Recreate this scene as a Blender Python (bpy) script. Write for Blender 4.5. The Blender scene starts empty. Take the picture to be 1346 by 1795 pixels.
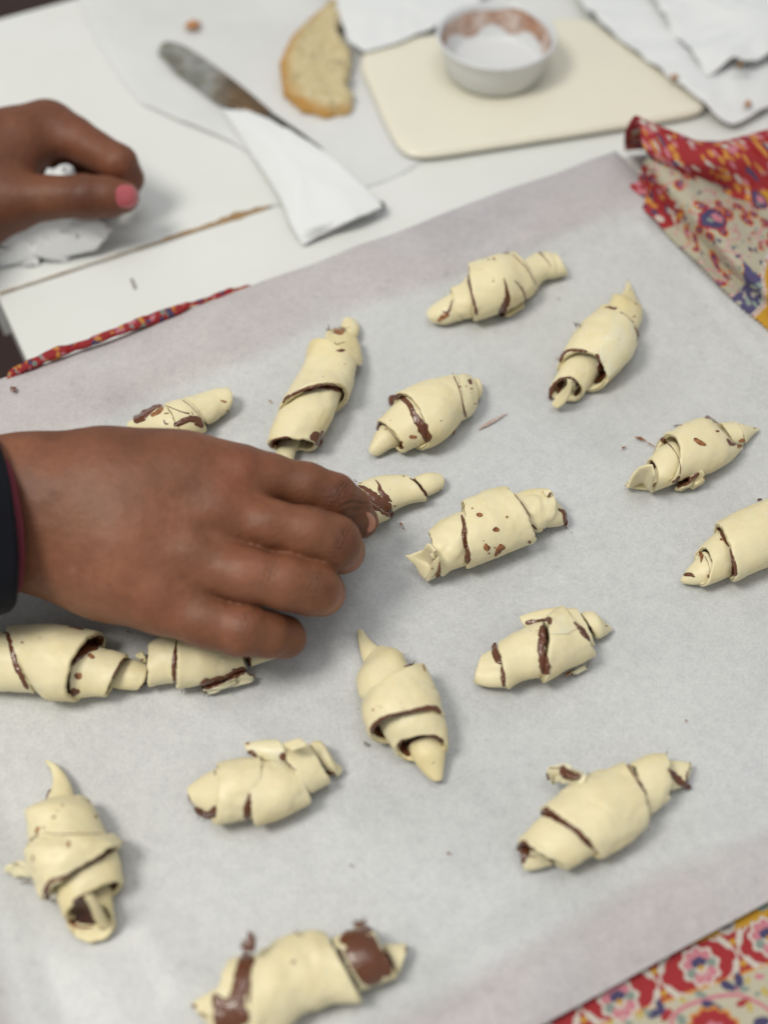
import bpy, math, random
import numpy as np
from mathutils import Vector
from mathutils.bvhtree import BVHTree

# ------------------------------------------------------------------ camera, light, exposure
SC = bpy.context.scene
COL = SC.collection
IW, IH = 1346.0, 1795.0
FPX = 1925.0                      # focal length in photograph pixels
HC = 0.38                         # camera height above the baking paper (m)
PITCH = math.radians(55.0)        # below the horizontal
cam_d = bpy.data.cameras.new("camera"); cam = bpy.data.objects.new("camera", cam_d); COL.objects.link(cam)
cam.location = (0, 0, HC)
cam.rotation_euler = (math.radians(90) - PITCH, 0, 0)
cam_d.sensor_fit = 'VERTICAL'; cam_d.sensor_height = 24.0
cam_d.lens = 24.0 * FPX / IH
cam_d.clip_start = 0.01; cam_d.clip_end = 30
cam_d.dof.use_dof = True
cam_d.dof.focus_distance = 0.448
cam_d.dof.aperture_fstop = (cam_d.lens * 0.001) / 0.0101
SC.camera = cam

world = bpy.data.worlds.new("World"); SC.world = world; world.use_nodes = True
bgn = world.node_tree.nodes['Background']
bgn.inputs[0].default_value = (0.97, 0.975, 0.98, 1); bgn.inputs[1].default_value = 0.48

def area(name, loc, target, size, power, color):
    l = bpy.data.lights.new(name, 'AREA'); l.shape = 'DISK'; l.size = size; l.energy = power; l.color = color
    o = bpy.data.objects.new(name, l); COL.objects.link(o); o.location = loc
    o.rotation_euler = (Vector(target) - Vector(loc)).to_track_quat('-Z', 'Y').to_euler()
    return o
area("ceiling_lamp", (-0.60, 0.05, 1.18), (0, 0.3, 0), 0.42, 11.6, (1.0, 0.955, 0.865))
area("ceiling_lamp_far", (0.10, 0.35, 1.7), (0, 0.4, 0), 0.9, 6.2, (0.98, 0.98, 1.0))

SC.view_settings.view_transform = 'Standard'; SC.view_settings.look = 'None'
SC.view_settings.exposure = -0.02; SC.view_settings.gamma = 1.0
SC.render.engine = 'CYCLES'
SC.cycles.use_denoising = True
SC.cycles.max_bounces = 6; SC.cycles.diffuse_bounces = 3; SC.cycles.glossy_bounces = 3
SC.cycles.transmission_bounces = 4; SC.cycles.transparent_max_bounces = 6
SC.cycles.sample_clamp_indirect = 4.0
SC.cycles.caustics_reflective = False; SC.cycles.caustics_refractive = False

# ------------------------------------------------------------------ pixel <-> world (where each thing stands)
SE, CE = math.sin(PITCH), math.cos(PITCH)
CAMP = np.array([0, 0, HC])
def ray(px, py):
    u = (px - IW / 2) / FPX; v = (IH / 2 - py) / FPX
    return np.array([u, CE + v * SE, -SE + v * CE])
def U(px, py, z=0.0):             # the point at height z (m) seen at that pixel
    d = ray(px, py); t = (z - HC) / d[2]
    return CAMP + d * t
def depth_at(px, py, z):
    d = ray(px, py); t = (z - HC) / d[2]; return t
def pxm(px, py, z):               # metres per pixel there
    return depth_at(px, py, z) / FPX

# ------------------------------------------------------------------ noise
def _h(ix, iy, iz, seed):
    n = (ix * 73856093) ^ (iy * 19349663) ^ (iz * 83492791) ^ (seed * 2654435761 & 0x7fffffff)
    n = (n ^ (n >> 13)) * 1274126177 & 0x7fffffff
    n = (n ^ (n >> 16)) * 668265263 & 0x7fffffff
    return ((n ^ (n >> 15)) & 0xffff) / 32767.5 - 1.0
def vn(P, freq, seed=0):          # value noise, -1..1
    Q = np.asarray(P, float) * freq + 1000.0
    I = np.floor(Q).astype(np.int64); F = Q - I; F = F * F * F * (F * (F * 6 - 15) + 10)
    r = 0
    for a in (0, 1):
        for b in (0, 1):
            for c in (0, 1):
                w = (F[..., 0] if a else 1 - F[..., 0]) * (F[..., 1] if b else 1 - F[..., 1]) * (F[..., 2] if c else 1 - F[..., 2])
                r = r + w * _h(I[..., 0] + a, I[..., 1] + b, I[..., 2] + c, seed)
    return r
def fbm(P, freq, seed=0, o=3):
    r = 0; a = 1.0; P = np.asarray(P, float)
    for k in range(o):
        t = .7 + 1.3 * k; c, s = math.cos(t), math.sin(t); c2, s2 = math.cos(t * .6 + .4), math.sin(t * .6 + .4)
        x = P[..., 0] * c - P[..., 1] * s; y = P[..., 0] * s + P[..., 1] * c; z = P[..., 2]
        Q = np.stack([x, y * c2 - z * s2, y * s2 + z * c2], -1)
        r = r + a * vn(Q, freq * 2 ** k, seed + k * 17); a *= 0.5
    return r

# ------------------------------------------------------------------ materials
def mat(name, color, rough=0.5, spec=0.5, sss=0.0, sss_r=(1, .5, .25), sss_s=0.005, coat=0.0, metal=0.0, var=None, bump=None, attr=None, fuzz=0.0):
    """var=(scale, colour2, contrast); bump=[(scale, strength, distance)]; attr= colour attribute name"""
    m = bpy.data.materials.new(name); m.use_nodes = True
    nt = m.node_tree; N = nt.nodes; L = nt.links
    b = N['Principled BSDF']
    b.inputs['Base Color'].default_value = (*color, 1); b.inputs['Roughness'].default_value = rough
    b.inputs['Specular IOR Level'].default_value = spec; b.inputs['Metallic'].default_value = metal
    b.inputs['Coat Weight'].default_value = coat; b.inputs['Coat Roughness'].default_value = 0.15
    if fuzz: b.inputs['Sheen Weight'].default_value = fuzz
    if sss:
        b.inputs['Subsurface Weight'].default_value = sss
        b.inputs['Subsurface Radius'].default_value = sss_r; b.inputs['Subsurface Scale'].default_value = sss_s
    tc = N.new('ShaderNodeTexCoord')
    src = None
    if attr:
        a = N.new('ShaderNodeAttribute'); a.attribute_name = attr; src = a.outputs['Color']
    if var:
        for (sc, c2, lo, hi) in var:
            n = N.new('ShaderNodeTexNoise'); n.inputs['Scale'].default_value = sc; n.inputs['Detail'].default_value = 5
            n.inputs['Roughness'].default_value = 0.6
            L.new(tc.outputs['Object'], n.inputs['Vector'])
            mr = N.new('ShaderNodeMapRange'); mr.inputs['From Min'].default_value = lo; mr.inputs['From Max'].default_value = hi
            L.new(n.outputs['Fac'], mr.inputs['Value'])
            mx = N.new('ShaderNodeMix'); mx.data_type = 'RGBA'
            mx.inputs['A'].default_value = (*color, 1); mx.inputs['B'].default_value = (*c2, 1)
            if src is not None: L.new(src, mx.inputs['A'])
            if attr:
                mx.blend_type = 'MULTIPLY'
            L.new(mr.outputs['Result'], mx.inputs['Factor'])
            src = mx.outputs['Result']
    if src is not None: L.new(src, b.inputs['Base Color'])
    if bump:
        prev = None
        for (sc, st, dist) in bump:
            n = N.new('ShaderNodeTexNoise'); n.inputs['Scale'].default_value = sc; n.inputs['Detail'].default_value = 4
            L.new(tc.outputs['Object'], n.inputs['Vector'])
            bp = N.new('ShaderNodeBump'); bp.inputs['Strength'].default_value = st; bp.inputs['Distance'].default_value = dist
            L.new(n.outputs['Fac'], bp.inputs['Height'])
            if prev: L.new(prev, bp.inputs['Normal'])
            prev = bp.outputs['Normal']
        L.new(prev, b.inputs['Normal'])
    return m

M = {}
M['dough'] = mat('raw_dough', (0.715, 0.645, 0.415), 0.43, 0.35, sss=0.22, sss_r=(1, .75, .4), sss_s=0.0025,
                 var=[(90, (0.75, 0.67, 0.42), .4, .7), (28, (0.67, 0.56, 0.285), .48, .72), (700, (0.77, 0.71, 0.53), .58, .8)], bump=[(150, .30, .0010), (420, .25, .0005), (1600, .2, .0002)])
M['dough_wet'] = mat('wet_pale_dough', (0.72, 0.645, 0.40), 0.40, 0.5, sss=0.25, sss_r=(1, .8, .5), sss_s=0.003,
                 var=[(120, (0.70, 0.67, 0.50), .4, .7)], bump=[(300, .25, .0006)])
M['choc'] = mat('chocolate_spread', (0.115, 0.036, 0.013), 0.17, 0.5, coat=0.35,
                var=[(90, (0.13, 0.041, 0.016), .45, .75)], bump=[(420, .6, .0008), (1500, .3, .0003)])
M['choc_thin'] = mat('thin_chocolate_stain', (0.33, 0.14, 0.05), 0.38, 0.4, var=[(500, (0.13, 0.04, 0.015), .45, .6)], bump=[(700, .4, .0004)])
M['choc_dark'] = mat('shadowed_chocolate', (0.05, 0.016, 0.008), 0.4, 0.4, bump=[(420, .5, .0006)])  # darker copy of the spread, shade of hollows and gaps put into its colour
M['skin'] = mat('brown_skin', (0.30, 0.11, 0.055), 0.50, 0.34, sss=0.12, sss_r=(1, .35, .18), sss_s=0.004, attr='tone',
                var=[(60, (0.80, 0.76, 0.76), .45, .75), (420, (0.90, 0.86, 0.84), .45, .7)], bump=[(1500, .40, .0003), (480, .42, .0006), (150, .22, .0012)])
M['nail'] = mat('finger_nail', (0.42, 0.17, 0.12), 0.28, 0.5, coat=.2)
M['polish'] = mat('coral_nail_polish', (0.42, 0.085, 0.10), 0.3, 0.5, coat=.5)
M['sleeve'] = mat('navy_knit', (0.0045, 0.005, 0.008), 0.9, 0.12, bump=[(2500, .5, .0004)], fuzz=.04)
M['lining'] = mat('maroon_knit', (0.16, 0.03, 0.045), 0.85, 0.2, bump=[(2000, .5, .0004)])
M['paper'] = mat('baking_paper', (0.5, 0.5, 0.5), 0.43, 0.38, attr='tint',
                 var=[(900, (0.86, 0.86, 0.88), .36, .66), (240, (0.93, 0.93, 0.94), .4, .65)], bump=[(600, .14, .0004), (70, .30, .0010), (28, .5, .003)])
M['table'] = mat('white_tabletop', (0.70, 0.715, 0.69), 0.35, 0.45, var=[(9, (0.67, 0.68, 0.64), .4, .7)], bump=[(40, .05, .001)])
M['table_edge'] = mat('dark_table_edge', (0.16, 0.12, 0.08), 0.6)
M['floor'] = mat('dark_brown_floor', (0.035, 0.012, 0.009), 0.6, var=[(5, (0.05, 0.02, 0.013), .4, .7)])
M['chip'] = mat('chipped_brown_board', (0.36, 0.23, 0.10), 0.7, var=[(160, (0.22, 0.13, 0.06), .4, .65)], bump=[(300, .5, .001)])
M['sheet'] = mat('white_greaseproof_paper', (0.66, 0.67, 0.66), 0.5, 0.3, var=[(14, (0.60, 0.61, 0.60), .4, .7)], bump=[(30, .4, .003)])
M['napkin'] = mat('white_napkin', (0.70, 0.72, 0.72), 0.8, 0.2, bump=[(40, .4, .002), (700, .2, .0004)])
M['board'] = mat('cream_plastic', (0.71, 0.68, 0.56), 0.38, 0.45, var=[(7, (0.76, 0.73, 0.60), .4, .7)], bump=[(60, .05, .001)])
M['tub'] = mat('white_plastic', (0.64, 0.66, 0.67), 0.3, 0.5)
M['metal'] = mat('worn_steel', (0.33, 0.32, 0.28), 0.38, 0.5, metal=0.55, attr='tint', var=[(120, (0.6, 0.55, 0.45), .4, .65)])
M['bread'] = mat('bread', (0.6, 0.45, 0.2), 0.75, 0.2, attr='tint', var=[(300, (0.86, 0.80, 0.66), .42, .62)], bump=[(350, .8, .0015)])
M['crumb'] = mat('toasted_crumb', (0.50, 0.24, 0.09), 0.7, bump=[(600, .6, .001)])
M['residue'] = mat('thin_spread_residue', (0.42, 0.24, 0.16), 0.4, var=[(60, (0.60, 0.50, 0.44), .42, .6), (200, (0.25, 0.11, 0.06), .5, .7)])
M['stain'] = mat('faint_brown_stain', (0.40, 0.27, 0.22), 0.6, var=[(900, (0.50, 0.46, 0.44), .45, .6)])
M['speck'] = mat('grey_mark', (0.22, 0.21, 0.19), 0.7)

def cloth_mat():
    m = bpy.data.materials.new('printed_cotton'); m.use_nodes = True; nt = m.node_tree; N = nt.nodes; L = nt.links
    b = N['Principled BSDF']; b.inputs['Roughness'].default_value = 0.85; b.inputs['Specular IOR Level'].default_value = 0.2
    a = N.new('ShaderNodeAttribute'); a.attribute_name = 'tint'
    tc = N.new('ShaderNodeAttribute'); tc.attribute_name = 'fab'; mp = N.new('ShaderNodeMapping'); L.new(tc.outputs['Vector'], mp.inputs['Vector'])
    mp.inputs['Rotation'].default_value = (0, 0, math.radians(26))
    sx = N.new('ShaderNodeSeparateXYZ'); L.new(mp.outputs['Vector'], sx.inputs[0])
    outs = []
    for k in 'XY':
        mu = N.new('ShaderNodeMath'); mu.operation = 'MULTIPLY'; mu.inputs[1].default_value = 2 * math.pi / 0.00105; L.new(sx.outputs[k], mu.inputs[0])
        s = N.new('ShaderNodeMath'); s.operation = 'SINE'; L.new(mu.outputs[0], s.inputs[0]); outs.append(s)
    pr = N.new('ShaderNodeMath'); pr.operation = 'MULTIPLY'; L.new(outs[0].outputs[0], pr.inputs[0]); L.new(outs[1].outputs[0], pr.inputs[1])
    mr = N.new('ShaderNodeMapRange'); mr.inputs['From Min'].default_value = -1; mr.inputs['From Max'].default_value = 1
    mr.inputs['To Min'].default_value = 0.60; mr.inputs['To Max'].default_value = 1.16; L.new(pr.outputs[0], mr.inputs['Value'])
    mx = N.new('ShaderNodeMix'); mx.data_type = 'RGBA'; mx.blend_type = 'MULTIPLY'; mx.inputs['Factor'].default_value = 1
    L.new(a.outputs['Color'], mx.inputs['A']); L.new(mr.outputs['Result'], mx.inputs['B']); L.new(mx.outputs['Result'], b.inputs['Base Color'])
    bp = N.new('ShaderNodeBump'); bp.inputs['Strength'].default_value = 0.4; bp.inputs['Distance'].default_value = 0.0003
    L.new(pr.outputs[0], bp.inputs['Height']); L.new(bp.outputs['Normal'], b.inputs['Normal'])
    return m
M['cloth'] = cloth_mat()

# ------------------------------------------------------------------ objects
def empty(name, loc, label, cat, group=None):
    o = bpy.data.objects.new(name, None); COL.objects.link(o); o.location = loc
    o.empty_display_size = 0.01
    o['label'] = label; o['category'] = cat
    if group: o['group'] = group
    return o
def mesh_obj(name, V, F, material, parent=None, smooth=True, colors=None, cname='tint', fab=None):
    V = np.asarray(V, float)
    off = np.array(parent_loc(parent)) if parent is not None else np.zeros(3)
    me = bpy.data.meshes.new(name)
    me.from_pydata((V - off).tolist(), [], [tuple(int(i) for i in f) for f in F]); me.update()
    if smooth: me.polygons.foreach_set('use_smooth', [True] * len(me.polygons))
    me.materials.append(material)
    if colors is not None:
        at = me.color_attributes.new(cname, 'FLOAT_COLOR', 'POINT')
        c = np.ones((len(V), 4), np.float32); c[:, :3] = colors
        at.data.foreach_set('color', c.ravel())
    if fab is not None:
        at = me.attributes.new('fab', 'FLOAT_VECTOR', 'POINT'); f3 = np.zeros((len(V), 3), np.float32); f3[:, :2] = fab; at.data.foreach_set('vector', f3.ravel())
    o = bpy.data.objects.new(name, me); COL.objects.link(o)
    if parent is not None: o.parent = parent
    return o
def parent_loc(p):
    l = Vector(p.location)
    while p.parent is not None:
        p = p.parent; l = l + Vector(p.location)
    return l
def tag(o, label=None, cat=None, group=None, kind=None):
    if label: o['label'] = label
    if cat: o['category'] = cat
    if group: o['group'] = group
    if kind: o['kind'] = kind
    return o
def grid_faces(nu, nv, wrap_v=False, base=0, flip=False):
    F = []
    for i in range(nu - 1):
        for j in range(nv if wrap_v else nv - 1):
            a = base + i * nv + j; b = base + i * nv + (j + 1) % nv
            c = base + (i + 1) * nv + (j + 1) % nv; d = base + (i + 1) * nv + j
            F.append((a, d, c, b) if flip else (a, b, c, d))
    return F
def cr(P, ts):                    # Catmull-Rom through rows of P at parameters ts (0..1)
    P = np.asarray(P, float); n = len(P)
    if n == 2: return P[0] + (P[1] - P[0]) * ts.reshape(-1, *([1] * (P.ndim - 1)))
    x = ts * (n - 1); i = np.clip(np.floor(x).astype(int), 0, n - 2); f = (x - i).reshape(-1, *([1] * (P.ndim - 1)))
    p1, p2 = P[i], P[i + 1]
    p0 = np.where((i > 0).reshape(f.shape), P[np.maximum(i - 1, 0)], 2 * p1 - p2)
    p3 = np.where((i < n - 2).reshape(f.shape), P[np.minimum(i + 2, n - 1)], 2 * p2 - p1)
    return 0.5 * ((2 * p1) + (p2 - p0) * f + (2 * p0 - 5 * p1 + 4 * p2 - p3) * f ** 2 + (3 * p1 - p0 - 3 * p2 + p3) * f ** 3)

def solid_grid(S, th, wrap_v=False, floor=None, rim_u=True, rim_v=True, rough_edge=0.0):
    """S: outer surface points (nu,nv,3). returns closed thick sheet V,F; th may be (nu,) array or scalar"""
    nu, nv, _ = S.shape
    du = np.gradient(S, axis=0)
    if wrap_v: dv = (np.roll(S, -1, 1) - np.roll(S, 1, 1)) * .5
    else: dv = np.gradient(S, axis=1)
    n = np.cross(du, dv); ln = np.linalg.norm(n, axis=2, keepdims=True); n = n / np.maximum(ln, 1e-12)
    T = np.broadcast_to(np.asarray(th, float).reshape(-1, 1) if np.ndim(th) else np.full((nu, 1), th), (nu, nv)).copy()
    au = np.concatenate([np.zeros((1, nv)), np.cumsum(np.linalg.norm(np.diff(S, axis=0), axis=2), axis=0)])
    D = np.full((nu, nv), 1.0)
    if rim_u: D = np.minimum(D, np.minimum(au, au[-1:] - au))
    if not wrap_v and rim_v:
        av = np.concatenate([np.zeros((nu, 1)), np.cumsum(np.linalg.norm(np.diff(S, axis=1), axis=2), axis=1)], axis=1)
        D = np.minimum(D, np.minimum(av, av[:, -1:] - av))
    e = np.clip(D / np.maximum(T * .40, 1e-6), 0, 1)
    q = 0.5 * (1 - np.sqrt(np.clip(1 - (1 - e) ** 2, 0, 1)))
    out = S - n * (T * q)[..., None]
    inn = S - n * (T * (1 - q) * 1.0)[..., None]
    if floor is not None:
        out[..., 2] = np.maximum(out[..., 2], floor); inn[..., 2] = np.maximum(inn[..., 2], floor + .0003)
    V = np.concatenate([out.reshape(-1, 3), inn.reshape(-1, 3)])
    N0 = nu * nv
    F = grid_faces(nu, nv, wrap_v) + grid_faces(nu, nv, wrap_v, N0, True)
    rngv = range(nv if wrap_v else nv - 1)
    for j in rngv:
        j2 = (j + 1) % nv
        F.append((j, N0 + j, N0 + j2, j2)); a = (nu - 1) * nv
        F.append((a + j2, N0 + a + j2, N0 + a + j, a + j))
    if not wrap_v:
        for i in range(nu - 1):
            a, b = i * nv, (i + 1) * nv
            F.append((b, N0 + b, N0 + a, a)); a += nv - 1; b += nv - 1
            F.append((a, N0 + a, N0 + b, b))
    return V, F, n

# ------------------------------------------------------------------ dough wraps
def sec_params(u, m, l, kh, zoff, flip):
    """one cross-section of a wrap from its two silhouette points and the middle of its visible edge"""
    w = 0.012
    for _ in range(6):
        h = kh * w; zc = 0.90 * h + zoff
        P = U(*u, zc); Q = U(*l, zc); d = P - Q; W = np.linalg.norm(d[:2]) / 2; d = d / max(2 * W, 1e-9)
        C = (P + Q) / 2
        vd = CAMP - C; vd = vd / np.linalg.norm(vd)
        c = abs(np.dot(vd[:2], d[:2])); s = vd[2]
        cot = c / s
        w = W / math.sqrt(1 + kh * kh * cot * cot)
    h = kh * w; zc = 0.90 * h + zoff
    a = np.array([-d[1], d[0], 0.0])
    c = np.dot(vd[:2], d[:2])
    phm = math.atan2(vd[2] * h, c * w)
    pm = np.array([C[0], C[1], zc]) + d * w * math.cos(phm) + np.array([0, 0, h * math.sin(phm)])
    Mw = U(*m, pm[2])
    b = float(np.dot(Mw - pm, a)) / max(math.sin(phm), .2)
    b = max(-2.2 * w, min(2.2 * w, b))
    return np.concatenate([[C[0], C[1], zc], d * w, a * b, [w, h]])

class Roll:
    def __init__(s, org, sc, base, label, seed):
        s.ox, s.oy = org; s.s = sc; s.seed = seed; s.bv = []; s.bf = []; s.nb = 0; s.kids = 0
        x, y = base
        g = U(x, y, 0)
        s.root = empty('pastry_roll', (g[0], g[1], 0), label, 'pastry roll', 'unbaked chocolate pastry rolls laid out on the baking paper')
        s.specks = ([], [])
    def p(s, q): return (s.ox + q[0] * s.s, s.oy + q[1] * s.s)
    def add_bvh(s, V, F):
        s.bv.append(np.asarray(V)); s.bf += [tuple(i + s.nb for i in f) for f in F]; s.nb += len(V); s._b = None
    def bvh(s):
        if s._b is None: s._b = BVHTree.FromPolygons(np.concatenate(s.bv).tolist(), s.bf)
        return s._b
    def band(s, secs, th=2.3, kh=0.76, z=0.0, cap='', material='dough', jit=0.35, amp=0.35, inner=False, grow=0.0, name='dough_wrap', nphi=84, nt=30):
        s.kids += 1; sd = s.seed * 31 + s.kids
        P = np.array([sec_params(*[s.p(q) for q in S[:3]], kh, (z + (S[3] if len(S) > 3 else 0)) * .01, False) for S in secs])
        for i in range(1, len(P)):            # keep the axial direction consistent
            if np.dot(P[i, 6:8] * 0 + P[i, 3:5], P[0, 3:5]) < 0: pass
        if 'A' in cap: P = np.vstack([cap_row(P[0], P[1]), P])
        if 'B' in cap: P = np.vstack([P, cap_row(P[-1], P[-2])])
        th = th * .00078
        e = np.array([0, .004, .012, .025, .045, .07]); mid = np.linspace(.1, .9, nt)
        ts = np.concatenate([e, mid, 1 - e[::-1]])
        if 'A' in cap or 'B' in cap: ts = np.unique(np.round(np.concatenate([ts, np.linspace(0, 1, 30)]), 5))
        R = cr(P, ts)
        phi = np.linspace(0, 2 * np.pi, nphi, endpoint=False)
        cp, sp = np.cos(phi)[None, :, None], np.sin(phi)[None, :, None]
        # slight superellipse, flatter underside
        C = R[:, None, 0:3]; d = R[:, None, 3:6]; a = R[:, None, 6:9]; w = R[:, None, 9:10]; h = R[:, None, 10:11]
        S = C + d * cp + a * sp + np.array([0, 0, 1.0]) * h * sp
        rad = d * cp + np.array([0, 0, 1.0]) * h * sp
        rl = np.linalg.norm(rad, axis=2, keepdims=True); rn = rad / np.maximum(rl, 1e-9)
        big = np.clip(w / .012, .15, 1)
        off = (fbm(S, 70, sd, 2)[..., None] * 1.3 + fbm(S, 210, sd + 3, 2)[..., None] * .45 - .9 * np.clip(.35 - np.abs(fbm(S, 75, sd + 5, 2)[..., None]), 0, 1) * 2) * amp * .00125 * big
        S = S + rn * (off + grow * .001)
        # ragged ends
        ax = np.array([-R[:, 4], R[:, 3], R[:, 3] * 0]).T; ax /= np.maximum(np.linalg.norm(ax, axis=1, keepdims=True), 1e-9)
        au = np.concatenate([np.zeros((1, nphi)), np.cumsum(np.linalg.norm(np.diff(S, axis=0), axis=2), axis=0)])
        fall = np.exp(-au / .003) + np.exp(-(au[-1:] - au) / .003)
        j = (vn(S, 330, sd + 9) + .6 * vn(S, 900, sd + 11)) * jit * .001
        S = S + ax[:, None, :] * (j * fall)[..., None] * np.clip(w / .01, .1, 1)
        S[..., 2] = np.where(S[..., 2] < .0006, .0006 + (S[..., 2] - .0006) * .02, S[..., 2])
        S[..., 2] = np.maximum(S[..., 2], .0004)
        T = np.minimum(th, .92 * np.minimum(R[:, 9], R[:, 10]))
        # outward orientation
        test = np.cross(S[1:, 5] - S[:-1, 5], S[:-1, 6] - S[:-1, 5]); k = len(test) // 2
        if np.dot(test[k], rn[k, 5]) < 0: S = S[::-1].copy(); T = T[::-1].copy()
        V, F, _ = solid_grid(S, T, wrap_v=True, floor=.0004)
        mesh_obj(name, V, F, M[material], s.root)
        if name == 'dough_wrap' or material == 'dough': s.add_bvh(V, F)
        if inner:
            sh = [(*q[:3],) for q in secs]
            s.band_inner(P, ts, th, sd)
    def band_inner(s, P, ts, th, sd):
        R = cr(P, np.linspace(.06, .94, 20)); phi = np.linspace(0, 2 * np.pi, 48, endpoint=False)
        cp, sp = np.cos(phi)[None, :, None], np.sin(phi)[None, :, None]
        w = R[:, None, 9:10]; f = np.maximum(w - th * 1.02, .001) / w
        S = R[:, None, 0:3] + (R[:, None, 3:6] * cp + np.array([0, 0, 1.0]) * R[:, None, 10:11] * sp) * f + R[:, None, 6:9] * sp
        rn = R[:, None, 3:6] * cp + np.array([0, 0, 1.0]) * R[:, None, 10:11] * sp; rn = rn / np.linalg.norm(rn, axis=2, keepdims=True)
        S = S + rn * (vn(S, 300, sd)[..., None] * .0003)
        test = np.cross(S[1:, 5] - S[:-1, 5], S[:-1, 6] - S[:-1, 5])
        if np.dot(test[8], rn[8, 5]) < 0: S = S[::-1].copy()
        S[..., 2] = np.maximum(S[..., 2], .0012)
        V, F, _ = solid_grid(S, .0008, wrap_v=True, floor=.0010)
        mesh_obj('chocolate_lining', V, F, M['choc'], s.root)
    def cast(s, px, py, lift):
        d = ray(px, py); d = d / np.linalg.norm(d)
        hit, n, i, t = s.bvh().ray_cast(Vector(CAMP), Vector(d))
        if hit is None or hit.z < .0006:
            q = U(px, py, 0.0004); return q + np.array([0, 0, lift])
        n = np.array(n)
        if np.dot(n, d) > 0: n = -n
        n = n - d * .6; n /= np.linalg.norm(n)
        return np.array(hit) + n * lift
    def strip(s, pts, w, hgt=.55, material='choc', rag=.30, name='chocolate_filling', px=False, join=False):
        """a smear laid on the dough surface along a line; w in crop pixels"""
        s.kids += 1
        P = np.array([q if px else s.p(q) for q in pts], float)
        W = np.array(w if hasattr(w, '__len__') else [w] * len(P), float) * (1 if px else s.s) / 2 * 1.15
        if len(W) != len(P): W = np.interp(np.linspace(0, 1, len(P)), np.linspace(0, 1, len(W)), W)
        L = np.sum(np.linalg.norm(np.diff(P, axis=0), axis=1))
        n = int(max(8, min(90, L / 1.5)))
        ts = np.linspace(0, 1, n); C = cr(P, ts); Wd = np.interp(ts, np.linspace(0, 1, len(P)), W)
        tg = np.gradient(C, axis=0); tg /= np.maximum(np.linalg.norm(tg, axis=1, keepdims=True), 1e-9); nr = np.stack([-tg[:, 1], tg[:, 0]], 1)
        endf = np.sqrt(np.clip(1 - (np.abs(ts - .5) * 2) ** 10, 0, 1))
        k = 7 if Wd.max() < 8 else 13
        vs = np.linspace(-1, 1, k)
        V = np.zeros((n, k, 3))
        s1 = s.seed * 7 + s.kids
        q3 = np.concatenate([C, np.zeros((n, 1))], 1)
        rl = 1 + rag * (vn(q3 + [0, 0, 5.3], .16, s1) + .35 * vn(q3 + [0, 0, 5.3], .5, s1 + 1))
        rr = 1 + rag * (vn(q3 + [0, 0, 9.3], .16, s1 + 2) + .35 * vn(q3 + [0, 0, 9.3], .5, s1 + 3))
        for i in range(n):
            for j, v in enumerate(vs):
                ww = Wd[i] * endf[i] * (rl[i] if v < 0 else rr[i])
                q = C[i] + nr[i] * v * ww
                prof = math.sqrt(max(0, 1 - abs(v) ** 2.6)) * (.3 + .7 * endf[i])
                bump = 1 + .35 * float(vn(np.array([q[0], q[1], 3.0]), .45, s1 + 5))
                hh = min(hgt * .62, .5 * Wd[i] * .2 + .08) * .001 * bump
                V[i, j] = s.cast(q[0], q[1], hh * prof + (.00006 if prof > .2 else -.0001))
        F = grid_faces(n, k)
        Vf = V.reshape(-1, 3)
        if join: s.specks[1].extend([tuple(i + sum(len(x) for x in s.specks[0]) for i in f) for f in F]); s.specks[0].append(Vf); return
        mesh_obj(name, Vf, orient(Vf, F), M[material], s.root)
    def blob(s, x, y, rx, ry=None, rot=0, material='choc_thin', hgt=.14):
        ry = ry or rx; c, q = math.cos(math.radians(rot)), math.sin(math.radians(rot))
        s.strip([(x - rx * c, y - rx * q), (x, y), (x + rx * c, y + rx * q)], [ry * 1.2, ry * 2, ry * 1.2], hgt, material, .5, 'chocolate_smear')
    def dots(s, L):
        for (x, y, r) in L:
            px, py = s.p((x, y)); r *= s.s; n = 9
            V = [s.cast(px, py, .00016)]
            for i in range(n):
                a = 2 * math.pi * i / n; rr = r * (1 + .5 * math.sin(i * 2.7 + x))
                V.append(s.cast(px + rr * math.cos(a), py + .8 * rr * math.sin(a), .00006))
            F = [(0, 1 + i, 1 + (i + 1) % n) for i in range(n)]
            mesh_obj('chocolate_speck', V, orient(np.array(V), F), M['choc_thin'], s.root)
    def patch(s, poly, hgt=.9, material='dough_wet', name='dough_flap'):
        P = np.array([s.p(q) for q in poly]); c = P.mean(0); n = 64
        ts = np.linspace(0, 1, n, endpoint=False); Q = np.vstack([P, P[:1]])
        seg = np.concatenate([[0], np.cumsum(np.linalg.norm(np.diff(Q, axis=0), axis=1))]); seg /= seg[-1]
        O = np.stack([np.interp(ts, seg, Q[:, 0]), np.interp(ts, seg, Q[:, 1])], 1)
        O = .5 * O + .25 * np.roll(O, 1, 0) + .25 * np.roll(O, -1, 0)
        O += (vn(np.concatenate([O, np.zeros((n, 1))], 1), .3, s.seed)[:, None]) * (O - c) / 30
        rings = [1.0, .992, .975, .95, .9, .8, .65, .5, .35, .2, .08]; hs = [-.15, .45, .8, .95, 1, 1, 1, 1, 1, 1, 1]
        V = np.array([[s.cast(*(c + (O[i] - c) * r), hh * hgt * .001) for i in range(n)] for r, hh in zip(rings, hs)])
        Vf = np.vstack([V.reshape(-1, 3), V[-1].mean(0)[None]])
        F = grid_faces(len(rings), n, True) + [((len(rings) - 1) * n + i, (len(rings) - 1) * n + (i + 1) % n, len(rings) * n) for i in range(n)]
        F = orient(Vf, F)
        mesh_obj(name, Vf, F, M[material], s.root); s.add_bvh(Vf, F)
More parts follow.
